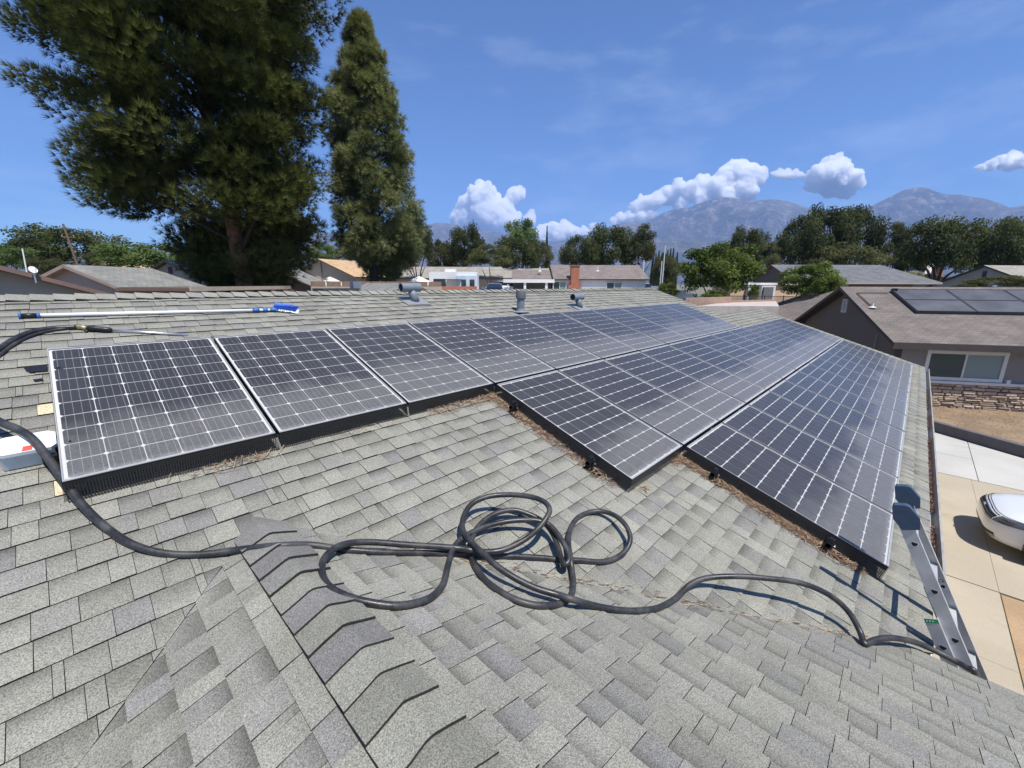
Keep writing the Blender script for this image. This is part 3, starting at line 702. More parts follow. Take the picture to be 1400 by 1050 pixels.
# ------------------------------------------------------------------ ladder
LY, LZ = -4.769, -1.150; LD = Vector((0, .4500, .8930)); LN = Vector((0, .8930, -.4500))   # up the ladder; towards the house
lroot_z = GZ; s0 = (GZ - LZ) / LD.z
ladder = thing('extension_ladder', (3.86, LY + LD.y * s0, GZ), 'aluminium extension ladder with blue rubber end caps leaning on the eave', 'ladder')
LO = (3.86, LY + LD.y * s0, GZ)
M_LAD = mat('ladder_aluminium', (.56, .56, .55), .42, metal=.35, var=.16, scale=8, bump=.05, bscale=200)
def lp(x, s, n): return Vector((x, LY, LZ)) + LD * s + LN * n
def rail(x, s0_, s1_, off, half, name, flange):
    b = MB(); t = .004
    b.prism([lp(x - t / 2, s0_, off - half), lp(x - t / 2, s1_, off - half), lp(x - t / 2, s1_, off + half), lp(x - t / 2, s0_, off + half)], (t, 0, 0))
    for sg in (-1, 1):
        n0 = off + sg * half; b.prism([lp(x + t / 2 * flange, s0_, n0), lp(x + t / 2 * flange, s1_, n0), lp(x + t / 2 * flange, s1_, n0 - sg * .004), lp(x + t / 2 * flange, s0_, n0 - sg * .004)], (flange * .028, 0, 0))
    return b.build(name, M_LAD, ladder, LO)
X0, X1 = 3.68, 4.04; SB_, ST_ = s0 + .35, .12
r_fly0 = rail(X0, SB_, ST_, 0, .036, 'fly_rail', 1); r_fly1 = rail(X1, SB_, ST_, 0, .036, 'fly_rail', -1)
BT = (-1.545 - LZ) / LD.z - .03
rail(X0 - .028, s0 + .02, BT, .066, .034, 'base_rail', 1); rail(X1 + .028, s0 + .02, BT, .066, .034, 'base_rail', -1)
def rung(s, x0, x1, off):
    pr = [(-.016, .016), (.016, .016), (.016, .004), (.008, -.012), (-.008, -.012), (-.016, .004)]
    # flat tread on top, D-shaped, running between the rails
    tz = Vector((0, 0, 1)); ty = Vector((0, 1, 0)); c = lp(x0, s, off)
    b = MB(); b.prism([c + ty * a + tz * q for a, q in pr], (x1 - x0, 0, 0)); g = b.build('rung', M_LAD, ladder, LO)
    for x, sg in ((x0, -1), (x1, 1)):
        bb_ = MB(); ce = lp(x, s, off); arc = [(-.015, .013), (.015, .013)] + [(.015 * math.cos(a), .009 - .021 * math.sin(a)) for a in (.25, .7, 1.2, 1.57, 1.95, 2.45, 2.9)]
        bb_.prism([ce + Vector((sg * .0035, 0, 0)) + ty * a + tz * q for a, q in arc], (sg * .0012, 0, 0)); bb_.build('rung_opening', M_VDK, g, LO)
        b3 = MB(); arc2 = [(p * 1.3, q * 1.3) for p, q in arc]; b3.prism([ce + Vector((sg * .0022, 0, 0)) + ty * a + tz * q for a, q in arc2], (sg * .0010, 0, 0)); b3.build('rung_rim', M_ALU, g, LO)
sh = 0.0
k = 0
while sh - k * .309 > s0 + .4: rung(sh - k * .309, X0, X1, -.002); k += 1
k = 0; sb = (-1.71 - LZ) / LD.z - .03
while sb - k * .309 > s0 + .15: rung(sb - k * .309, X0 - .028, X1 + .028, .066); k += 1
M_CAP = mat('blue_grey_rubber', (.045, .075, .115), .5, var=.15, scale=25)
for x in (X0, X1):
    pr = [(-4.637, -1.045), (-4.64, -1.022), (-4.70, -1.005), (-4.722, -1.008), (-4.785, -1.075), (-4.797, -1.15), (-4.712, -1.188), (-4.655, -1.125)]
    b = MB(); b.prism([(x - .022, -4.535 + .928 * (q[0] + 4.535), .47 + .928 * (q[1] - .47)) for q in pr], (.044, 0, 0)); o = b.build('end_cap', M_CAP, ladder, LO)
    md = o.modifiers.new('bevel', 'BEVEL'); md.width = .008; md.segments = 3
M_GRN = mat('green_label', (.02, .30, .12), .5, var=.2, scale=40)
b = MB(); x = X0 - .028
b.prism([lp(x - .0035, BT, .032), lp(x - .0035, BT, .099), lp(x - .0035, BT - .026, .099), lp(x - .0035, BT - .026, .032)], (-.0012, 0, 0)); gl_ = b.build('label_strip', M_GRN, ladder, LO)
b = MB()
for k in range(3): b.prism([lp(x - .0049, BT - .010, .056 + k * .014), lp(x - .0049, BT - .010, .063 + k * .014), lp(x - .0049, BT - .018, .063 + k * .014), lp(x - .0049, BT - .018, .056 + k * .014)], (-.0006, 0, 0))
b.build('label_print', M_WHITE, gl_, LO)
b = MB(); s1 = -.40
b.prism([lp(X1 - .0027, s1, -.028), lp(X1 - .0027, s1, .024), lp(X1 - .0027, s1 - .085, .024), lp(X1 - .0027, s1 - .085, -.028)], (-.0008, 0, 0)); lb = b.build('sticker', mat('silver_sticker', (.66, .66, .66), .4, var=.05), ladder, LO)
b = MB()
b.prism([lp(X1 - .0037, s1 - .045, -.006), lp(X1 - .0037, s1 - .058, .008), lp(X1 - .0037, s1 - .072, -.006), lp(X1 - .0037, s1 - .058, -.020)], (-.0006, 0, 0))
for (a0, a1, n0, n1) in ((.008, .012, -.02, .012), (.024, .028, -.02, .012), (.012, .024, -.02, -.016), (.012, .024, .008, .012)): b.prism([lp(X1 - .0037, s1 - a0, n0), lp(X1 - .0037, s1 - a0, n1), lp(X1 - .0037, s1 - a1, n1), lp(X1 - .0037, s1 - a1, n0)], (-.0006, 0, 0))
b.build('sticker_print', M_VDK, lb, LO)
for x in (X0 - .028, X1 + .028):
    b = MB(); b.box((x, LO[1] - .01 - .06, GZ + .03), (.06, .12, .05)); b.build('foot_pad', M_BLK, ladder, LO)
# ------------------------------------------------------------------ ground, driveway, car, the neighbour's house on the right
def noise_ground(name, c1, c2, s1, s2, c3=None, bump=.3):
    m, n, l, b = newmat(name); pos = n.new('ShaderNodeNewGeometry').outputs['Position']
    a = noisen(n, l, pos, s1, 5, .6); c = noisen(n, l, pos, s2, 3, .6)
    k = mixc(n, l, ramp(n, l, a, .35, .65), c1, c2)
    if c3: k = mixc(n, l, ramp(n, l, c, .5, .68, 0, .6), k, c3)
    else:
        k = mixc(n, l, ramp(n, l, c, .3, .7, 0, .18), k, (.5, .48, .44))
        st = n.new('ShaderNodeMapping'); st.inputs['Scale'].default_value = (1.0, .25, 1); l.new(pos, st.inputs['Vector'])
        k = mixc(n, l, ramp(n, l, noisen(n, l, st.outputs[0], 1.1, 6, .7), .52, .74, 0, .5), k, tuple(q * .62 for q in c1))
    l.new(k, b.inputs['Base Color']); b.inputs['Roughness'].default_value = .95
    bp = n.new('ShaderNodeBump'); bp.inputs['Strength'].default_value = bump; bp.inputs['Distance'].default_value = .03; l.new(c, bp.inputs['Height']); l.new(bp.outputs[0], b.inputs['Normal'])
    return m
M_EARTH = noise_ground('dry_ground', (.20, .17, .12), (.10, .12, .06), .05, .9, (.26, .22, .16))
b = MB(); n = 64; rad = [0, 12, 60, 300, 1500, 5000, 9300]
vs = [(0, 0, GZ)]
for r in rad[1:]: vs += [(r * math.cos(2 * math.pi * i / n), r * math.sin(2 * math.pi * i / n), GZ) for i in range(n)]
fs = [(0, 1 + i, 1 + (i + 1) % n) for i in range(n)]
for k in range(len(rad) - 2): fs += [(1 + k * n + i, 1 + (k + 1) * n + i, 1 + (k + 1) * n + (i + 1) % n, 1 + k * n + (i + 1) % n) for i in range(n)]
b.add(vs, fs); tag(b.build('ground', M_EARTH), kind='structure')
M_CONC = noise_ground('concrete_beige', (.37, .315, .225), (.42, .36, .262), .7, 40, bump=.08)
M_CONCW = noise_ground('concrete_pale', (.41, .40, .36), (.47, .455, .415), .6, 40, bump=.08)
def slabs(name, mt, rects, h=.03):
    r = bpy.data.objects.new(name, None); col.objects.link(r); r.location = (0, 0, GZ); r['kind'] = 'structure'
    for (x0, x1, y0, y1) in rects:
        b = MB(); b.bb(x0 + .0025, x1 - .0025, y0 + .0025, y1 - .0025, -.05, h); b.build('slab', mt, r)
    return r
slabs('driveway', M_CONC, [(x, x + 2.8, y, y + 3.2) for x in (9.92, 12.72) for y in (-19.07, -15.87, -12.67, -9.47, -6.27)])
slabs('path', M_CONC, [(3.9 + 2.0 * i, 5.9 + 2.0 * i, -6.27, -4.45) for i in range(3)])
wl_dir = Vector((-.57, -.822, 0)); W0 = Vector((19.87, -5.67, GZ))
def onwall(y): return W0.x + (y - W0.y) * (wl_dir.x / wl_dir.y)
r = bpy.data.objects.new('side_pavement', None); col.objects.link(r); r.location = (0, 0, GZ); r['kind'] = 'structure'
ys = [-3.1, -6.4, -9.7, -13.0]
for i in range(3):
    y1, y0 = ys[i] - .008, ys[i + 1] + .008
    for (xa, xb_) in ((15.536, 17.4), (17.416, None)):
        if xb_ is not None and xb_ > min(onwall(y0), onwall(y1)) - .2: xb_ = None
        x1a, x1b = (xb_ or onwall(y1) - .02), (xb_ or onwall(y0) - .02)
        if x1b < xa + .1: continue
        b = MB(); b.prism([(xa, y0, -.05), (x1b, y0, -.05), (x1a, y1, -.05), (xa, y1, -.05)], (0, 0, .085)); b.build('slab', M_CONCW, r)
        if xb_ is None: break
M_DIRT = noise_ground('planter_dirt', (.34, .23, .13), (.42, .29, .17), 1.2, 30, (.28, .19, .11))
b = MB(); b.bb(2.5, 9.90, -14, -6.29, GZ - .02, GZ + .012); tag(b.build('planter_dirt', M_DIRT), kind='structure')
# retaining wall and the raised yard beyond it
YZ = -4.13
M_RW = mat('retaining_wall_brown', (.11, .10, .105), .9, var=.15, scale=6, bump=.3)
b = MB(); nrm = Vector((.822, -.57, 0)); a0 = W0 - wl_dir * 9; a1 = W0 + wl_dir * 9
b.prism([a0, a1, a1 + nrm * .2, a0 + nrm * .2], (0, 0, YZ + .05 - GZ)); tag(b.build('retaining_wall', M_RW, None, a0, loc=a0), 'low dark retaining wall between the driveway and the neighbouring yard', 'wall')
M_YARD = noise_ground('yard_dry_grass', (.21, .145, .09), (.30, .215, .13), .9, 14, (.11, .08, .055), bump=.7)
b = MB(); b.prism([a0 + nrm * .19, a1 + nrm * .19, a1 + Vector((30, -8, 0)), a0 + Vector((30, 14, 0))], (0, 0, YZ - GZ)); tag(b.build('neighbour_yard', M_YARD), kind='structure')
# dry grass blades and stones scattered on it
b = MB(); rr = random.Random(9)
for i in range(9000):
    s = rr.uniform(-3, 9); q = W0 + wl_dir * s + nrm * rr.uniform(.25, 6.5); h = rr.uniform(.015, .06); a = rr.uniform(0, 6.28); w = .012
    p = Vector((q.x, q.y, YZ - .002)); b.add([p, p + Vector((math.cos(a) * w, math.sin(a) * w, 0)), p + Vector((rr.gauss(0, .03), rr.gauss(0, .03), h))], [(0, 1, 2)], rr.randrange(2))
tag(b.build('dry_grass', [mat('straw_grass', (.46, .36, .20), .9), mat('dead_leaves', (.16, .10, .06), .9)]), 'sparse dry grass and leaves on the raised yard', 'grass', kind='stuff')

# --- neighbour's house
NZE = -1.62; NE = Vector((21.24, -4.113, NZE)); ne = Vector((.5, -.866, 0)); nn_ = Vector((.866, .5, 0)); UP = Vector((0, 0, 1))
NHALF, NRISE = 4.74, 2.0; NLEN = 17.0; OV = .55
nh = thing('neighbour_house', NE + nn_ * OV - UP * (NE.z - YZ), 'grey brown stucco house with brown shingle roof and stone veneer', 'house')
NO = nh.location.copy()
def N(s, t, z): return NE + ne * s + nn_ * t + UP * (z - NZE)     # s along the eave, t into the house
def shingle_far(name, c1, c2, scale_u=.22, axis=None):
    """small-scale shingle courses for roofs too far away to tell the tabs apart; uses the mesh UV in metres"""
    m, n, l, b = newmat(name); uv = n.new('ShaderNodeUVMap').outputs[0]
    bt = n.new('ShaderNodeTexBrick'); bt.offset = .5; bt.offset_frequency = 2; l.new(uv, bt.inputs['Vector'])
    bt.inputs['Scale'].default_value = 1; bt.inputs['Brick Width'].default_value = .30; bt.inputs['Row Height'].default_value = .143; bt.inputs['Mortar Size'].default_value = .008; bt.inputs['Bias'].default_value = 0
    bt.inputs['Color1'].default_value = c1 + (1,); bt.inputs['Color2'].default_value = c2 + (1,); bt.inputs['Mortar'].default_value = tuple(q * .45 for q in c1) + (1,)
    nz_ = noisen(n, l, uv, 1.3, 5, .65); nf = noisen(n, l, uv, 25, 3, .6)
    h = n.new('ShaderNodeVectorMath'); h.operation = 'SCALE'; l.new(bt.outputs['Color'], h.inputs[0]); l.new(mathn(n, l, 'MULTIPLY', ramp(n, l, nz_, .3, .7, .82, 1.15), ramp(n, l, nf, .3, .7, .82, 1.18)), h.inputs['Scale'])
    l.new(h.outputs[0], b.inputs['Base Color']); b.inputs['Roughness'].default_value = .95
    bp = n.new('ShaderNodeBump'); bp.inputs['Strength'].default_value = .5; bp.inputs['Distance'].default_value = .02
    l.new(bt.outputs['Fac'], bp.inputs['Height']); bp.invert = True; l.new(bp.outputs[0], b.inputs['Normal']); return m
M_RBROWN = shingle_far('roof_brown', (.185, .158, .138), (.150, .128, .112))
def roof_plane(parent, org, pts, mt, thick=.10, name='roof', edge=None):
    """pts: corner points, first two on the ridge (or top), running along it; builds a slab with UVs in metres"""
    a = [Vector(p) for p in pts]; u = (a[1] - a[0]).normalized(); nrm_ = (a[1] - a[0]).cross(a[2] - a[0]).normalized()
    if nrm_.z < 0: nrm_ = -nrm_
    v = nrm_.cross(u); k = len(a); low = [p - nrm_ * thick for p in a]
    me = bpy.data.meshes.new(name)
    ordr = list(range(k)); c = (a[1] - a[0]).cross(a[2] - a[1])
    if c.dot(nrm_) < 0: ordr.reverse()
    fs = [ordr] + [list(reversed([i + k for i in ordr]))] + [[ordr[(i + 1) % k], ordr[i], ordr[i] + k, ordr[(i + 1) % k] + k] for i in range(k)]
    me.from_pydata([tuple(p - Vector(org)) for p in a + low], [], fs); me.materials.append(mt); me.materials.append(edge or M_TRIMD)
    me.polygons.foreach_set('material_index', [0] + [1] * (k + 1))
    ul = me.uv_layers.new(name='UVMap')
    for poly in me.polygons:
        for li in poly.loop_indices:
            p = Vector(me.vertices[me.loops[li].vertex_index].co) + Vector(org); ul.data[li].uv = (p.dot(u), p.dot(v))
    me.update(); return link_mesh(name, me, parent)
M_TRIMD = mat('dark_brown_trim', (.055, .043, .040), .7, var=.15)
NR = NZE + NRISE
roof = roof_plane(nh, NO, [N(0, NHALF, NR), N(NLEN, NHALF, NR), N(NLEN, 0, NZE), N(0, 0, NZE)], M_RBROWN, .13)
roof_plane(nh, NO, [N(0, NHALF + .002, NR), N(NLEN, NHALF + .002, NR), N(NLEN, 2 * NHALF, NZE), N(0, 2 * NHALF, NZE)], M_RBROWN, .13)
M_NW = mat('stucco_shaded', (.150, .125, .108), .95, var=.06, scale=2, bump=.35, bscale=70)  # gable and wing stucco, darkened to paint the shade on them
M_NW2 = mat('stucco_grey_brown', (.25, .225, .20), .95, var=.06, scale=2, bump=.35, bscale=70)
b = MB(); z0 = YZ
sl_ = NRISE / NHALF; t0, t1 = OV, 2 * NHALF - OV; zt = NZE + OV * sl_ - .15
b.prism([N(.45, t0 + .1, z0), N(.45, t1, z0), N(.45, t1, zt), N(.45, NHALF, NR - .15), N(.45, t0 + .1, zt)], ne * .2)
gw = b.build('gable_wall', M_NW, nh, NO)
b = MB(); b.prism([N(.45, t0, z0), N(NLEN - .4, t0, z0), N(NLEN - .4, t0, zt), N(.45, t0, zt)], nn_ * .2); fw = b.build('front_wall', M_NW2, nh, NO)
b = MB(); b.prism([N(.66, t1 - .2, z0), N(NLEN - .4, t1 - .2, z0), N(NLEN - .4, t1 - .2, zt), N(.66, t1 - .2, zt)], nn_ * .18); b.build('rear_wall', M_NW2, nh, NO)
# corner trim, fascia
b = MB(); b.prism([N(.43, t0 - .02, z0), N(.63, t0 - .02, z0), N(.63, t0 - .02, zt), N(.43, t0 - .02, zt)], nn_ * .1); b.build('corner_trim', M_TRIMD, nh, NO)
b = MB(); b.prism([N(0, -.03, NZE - .01), N(NLEN, -.03, NZE - .01), N(NLEN, -.03, NZE - .24), N(0, -.03, NZE - .24)], nn_ * .03); b.build('fascia', M_TRIMD, nh, NO)
def wall_hit(px_, py_):                                     # point of the front wall seen at a pixel
    d_ = FWD + RIGHT * ((px_ - 700) / FPX) + DOWN * ((py_ - 525) / FPX); o_ = N(0, t0, 0); t_ = (o_ - CAM).dot(nn_) / d_.dot(nn_); p_ = CAM + d_ * t_
    return ((p_ - NE).dot(ne), p_.z)
s0w, z1w = wall_hit(1268, 479); s1w, z0w = wall_hit(1368, 523)
M_FRM = mat('window_frame_white', (.66, .63, .58), .6, var=.05); M_PANE = None
def pane_material(name, c, rough=.05):
    m, n, l, b = newmat(name); b.inputs['Base Color'].default_value = c + (1,); b.inputs['Roughness'].default_value = rough; b.inputs['Specular IOR Level'].default_value = .6; return m
M_PANE = pane_material('window_pane_dark', (.035, .06, .062)); M_PANE2 = pane_material('window_pane_blind', (.20, .27, .26))
def window_on(parent, org, P, s0, s1, z0, z1, fw_=.09, split=True, panes=(M_PANE, M_PANE2), frame=None, blind=False):
    """P(s, depth_out, z) gives a point proud of a wall; frame of four bars, a mullion and two panes"""
    fm = frame or M_FRM; b = MB()
    def bar(a, c, e, g, o0, o1): b.prism([P(a, o0, e), P(c, o0, e), P(c, o0, g), P(a, o0, g)], P(0, o1, 0) - P(0, o0, 0))
    bar(s0 - fw_, s1 + fw_, z1, z1 + fw_, -.02, .06); bar(s0 - fw_, s1 + fw_, z0 - fw_, z0, -.02, .06); bar(s0 - fw_, s0, z0, z1, -.02, .055); bar(s1, s1 + fw_, z0, z1, -.02, .055)
    sm = (s0 + s1) / 2
    if split: bar(sm - .03, sm + .03, z0, z1, -.02, .04)
    w_ = b.build('window', fm, parent, org)
    for i, (a, c) in enumerate(((s0, sm), (sm, s1)) if split else ((s0, s1),)):
        b = MB(); b.prism([P(a, .012, z0), P(c, .012, z0), P(c, .012, z1), P(a, .012, z1)], P(0, .006, 0) - P(0, .012, 0)); b.build('pane', panes[i % 2], w_, org)
    return w_
PN = lambda s, o, z: N(s, t0 - o, z)
window_on(nh, NO, PN, s0w + .12, s1w - .12, z0w + .12, z1w - .10, .12)
sA, zA_ = wall_hit(1272, 524); sB, zB_ = wall_hit(1400, 531); zs = z0w - .02
b = MB(); b.prism([PN(.66, -.01, zs - .10), PN(NLEN - .4, -.01, zs - .10), PN(NLEN - .4, -.01, zs), PN(.66, -.01, zs)], PN(0, .13, 0) - PN(0, -.01, 0)); b.build('window_sill', M_FRM, nh, NO)
b = MB(); b.prism([PN(s1w + .10, -.01, zs + .001), PN(s1w + .22, -.01, zs + .001), PN(s1w + .22, -.01, zs + .14), PN(s1w + .10, -.01, zs + .14)], PN(0, .10, 0) - PN(0, -.01, 0)); b.build('sill_bracket', M_FRM, nh, NO)
# stone veneer, stone by stone
STM = [mat('veneer_stone_%d' % i, c, .9, var=.22, scale=9, bump=.5, bscale=25) for i, c in enumerate(((.47, .36, .25), (.52, .41, .29), (.40, .31, .22), (.49, .38, .28), (.36, .28, .21)))]
b = MB(); b.prism([PN(.64, -.005, z0), PN(NLEN - .4, -.005, z0), PN(NLEN - .4, -.005, zs - .10), PN(.64, -.005, zs - .10)], PN(0, .02, 0) - PN(0, -.005, 0)); ven = b.build('stone_veneer', mat('veneer_mortar', (.10, .075, .055), .95), nh, NO)
rv = random.Random(21); zc = z0 - .02; cnt = 0
while zc < zs - .13:
    hgt = rv.uniform(.075, .14); s_ = .66 + rv.uniform(0, .2)
    if zc + hgt > zs - .105: hgt = zs - .105 - zc
    while s_ < 9.5:
        w_ = rv.uniform(.16, .55); g = .012; jt = lambda: rv.uniform(-.014, .014); o_ = rv.uniform(.045, .10)
        q = [PN(s_ + g + jt(), .018, zc + g + jt()), PN(s_ + w_ - g + jt(), .018, zc + g + jt()), PN(s_ + w_ - g + jt(), .018, zc + hgt - g + jt()), PN(s_ + g + jt(), .018, zc + hgt - g + jt())]
        ctr = sum(q, Vector()) / 4; outv = PN(0, o_, 0) - PN(0, .018, 0); top = [ctr + (p - ctr) * .88 + outv * rv.uniform(.75, 1.1) for p in q]
        b = MB(); b.add(q + top, [(0, 1, 5, 4), (1, 2, 6, 5), (2, 3, 7, 6), (3, 0, 4, 7), (4, 5, 6, 7)]); b.build('stone', STM[rv.randrange(5)], ven, NO); s_ += w_
    zc += hgt
# gable louvre, conduit, lamp
def gable_hit(px_, py_):
    d_ = FWD + RIGHT * ((px_ - 700) / FPX) + DOWN * ((py_ - 525) / FPX); o_ = N(.45, 0, 0); t_ = (o_ - CAM).dot(ne) / d_.dot(ne); p_ = CAM + d_ * t_
    return ((p_ - NE).dot(nn_), p_.z)
ta, zt_ = gable_hit(1152, 427); tb, zb_ = gable_hit(1159, 409)
tm = (ta + tb) / 2; b = MB(); G = lambda t, o, z: N(.45 - o, t, z)
hw = .22
for (x0, x1, y0, y1) in ((tm - hw, tm - hw + .04, zt_, zb_), (tm + hw - .04, tm + hw, zt_, zb_), (tm - hw + .04, tm + hw - .04, zt_, zt_ + .04), (tm - hw + .04, tm + hw - .04, zb_ - .04, zb_)):
    b.prism([G(x0, -.01, y0), G(x1, -.01, y0), G(x1, -.01, y1), G(x0, -.01, y1)], G(0, .05, 0) - G(0, -.01, 0))
lv = b.build('louvre_vent', M_FRM, nh, NO)
k = 7
for i in range(k):
    z_ = zt_ + .06 + i * (zb_ - zt_ - .12) / (k - 1); b = MB(); b.prism([G(tm - hw + .04, .0, z_ + .03), G(tm + hw - .04, .0, z_ + .03), G(tm + hw - .04, .04, z_ - .02), G(tm - hw + .04, .04, z_ - .02)], UP * .012); b.build('louvre_slat', M_FRM, lv, NO)
tc_, zc_ = gable_hit(1201, 456); b = MB(); b.tube([G(tc_, .04, zc_), G(tc_, .04, zc_ - 1.1)], .02, 6); b.box(G(tc_, .05, zc_ - 1.0), (.2, .2, .35)); b.build('electric_conduit', mat('conduit_grey', (.3, .3, .3), .6), nh, NO)
# wing with its eave parallel to the gable
E2 = 2 * NHALF
roof_plane(nh, NO, [N(4.6, E2 - .6, NZE + 1.7), N(4.6, E2 + 9, NZE + 1.7), N(0.02, E2 + 9, NZE - .05), N(0.02, E2 - .6, NZE - .05)], M_RBROWN, .14)
b = MB(); b.prism([N(.6, E2 - .4, z0), N(.6, E2 + 8.6, z0), N(.6, E2 + 8.6, NZE), N(.6, E2 - .4, NZE)], ne * 4); b.build('wing_wall', M_NW, nh, NO)
# roof pipe
def on_nroof(px_, py_):
    d_ = FWD + RIGHT * ((px_ - 700) / FPX) + DOWN * ((py_ - 525) / FPX); nr = (N(0, NHALF, NR) - N(0, 0, NZE)).cross(ne).normalized(); t_ = (NE - CAM).dot(nr) / d_.dot(nr); return CAM + d_ * t_
q0, q1, q2 = on_nroof(1171, 402), on_nroof(1192, 421), on_nroof(1214, 402)
b = MB(); b.tube([q2 + UP * .05, q0 + UP * .05, q1 + UP * .05, q1 + UP * .22], .022, 6); b.build('solar_pipe', M_TRIMD, nh, NO)
b = MB(); b.lathe([(.16, .0), (.14, .03), (.05, .06), (.045, .2)], tuple(q1 + UP * .01), 10); b.build('pipe_flashing', mat('flashing_pale', (.6, .56, .5), .6), nh, NO)
# solar water collectors on that roof
nr = (N(0, NHALF, NR) - N(0, 0, NZE)).cross(ne).normalized(); nr = nr if nr.z > 0 else -nr
up_s = (N(0, NHALF, NR) - N(0, 0, NZE)).normalized()
c0 = on_nroof(1252, 429); s00 = (c0 - NE).dot(ne); v00 = (c0 - NE).dot(up_s)
c1 = on_nroof(1215, 399); v11 = (c1 - NE).dot(up_s); CH = (v11 - v00) / 2
M_COL = mat('collector_black', (.085, .085, .088), .42, var=.3, scale=1.2, spec=.5); M_CFR = mat('collector_frame', (.05, .05, .055), .4, var=.1)
for r_ in range(2):
    for k in range(4):
        s_ = s00 + k * 2.02; v_ = v00 + r_ * (CH + .01)
        P0 = NE + ne * s_ + up_s * v_ + nr * .02
        t = thing('solar_collector', P0, ORD[k] + ' black solar collector from the gable in the ' + ('lower' if r_ == 0 else 'upper') + ' row on the brown roof', 'solar collector', 'black collectors on the brown roof')
        b = MB(); L_ = 2.0
        def pr(a0, a1, b0, b1, h0, h1): b.prism([ne * a0 + up_s * b0 + nr * h0, ne * a1 + up_s * b0 + nr * h0, ne * a1 + up_s * b1 + nr * h0, ne * a0 + up_s * b1 + nr * h0], nr * (h1 - h0))
        pr(0, L_, 0, .035, 0, .12); pr(0, L_, CH - .035, CH, 0, .12); pr(0, .035, .035, CH - .035, 0, .12); pr(L_ - .035, L_, .035, CH - .035, 0, .12); b.build('frame', M_CFR, t)
        b = MB(); pr(.035, L_ - .035, .035, CH - .035, .02, .108); b.build('absorber', M_COL, t)
b = MB(); p_ = on_nroof(1223, 399); b.box(p_ + UP * .1, (.5, .2, .1)); b.build('pipe_cover', M_BLK, nh, NO)

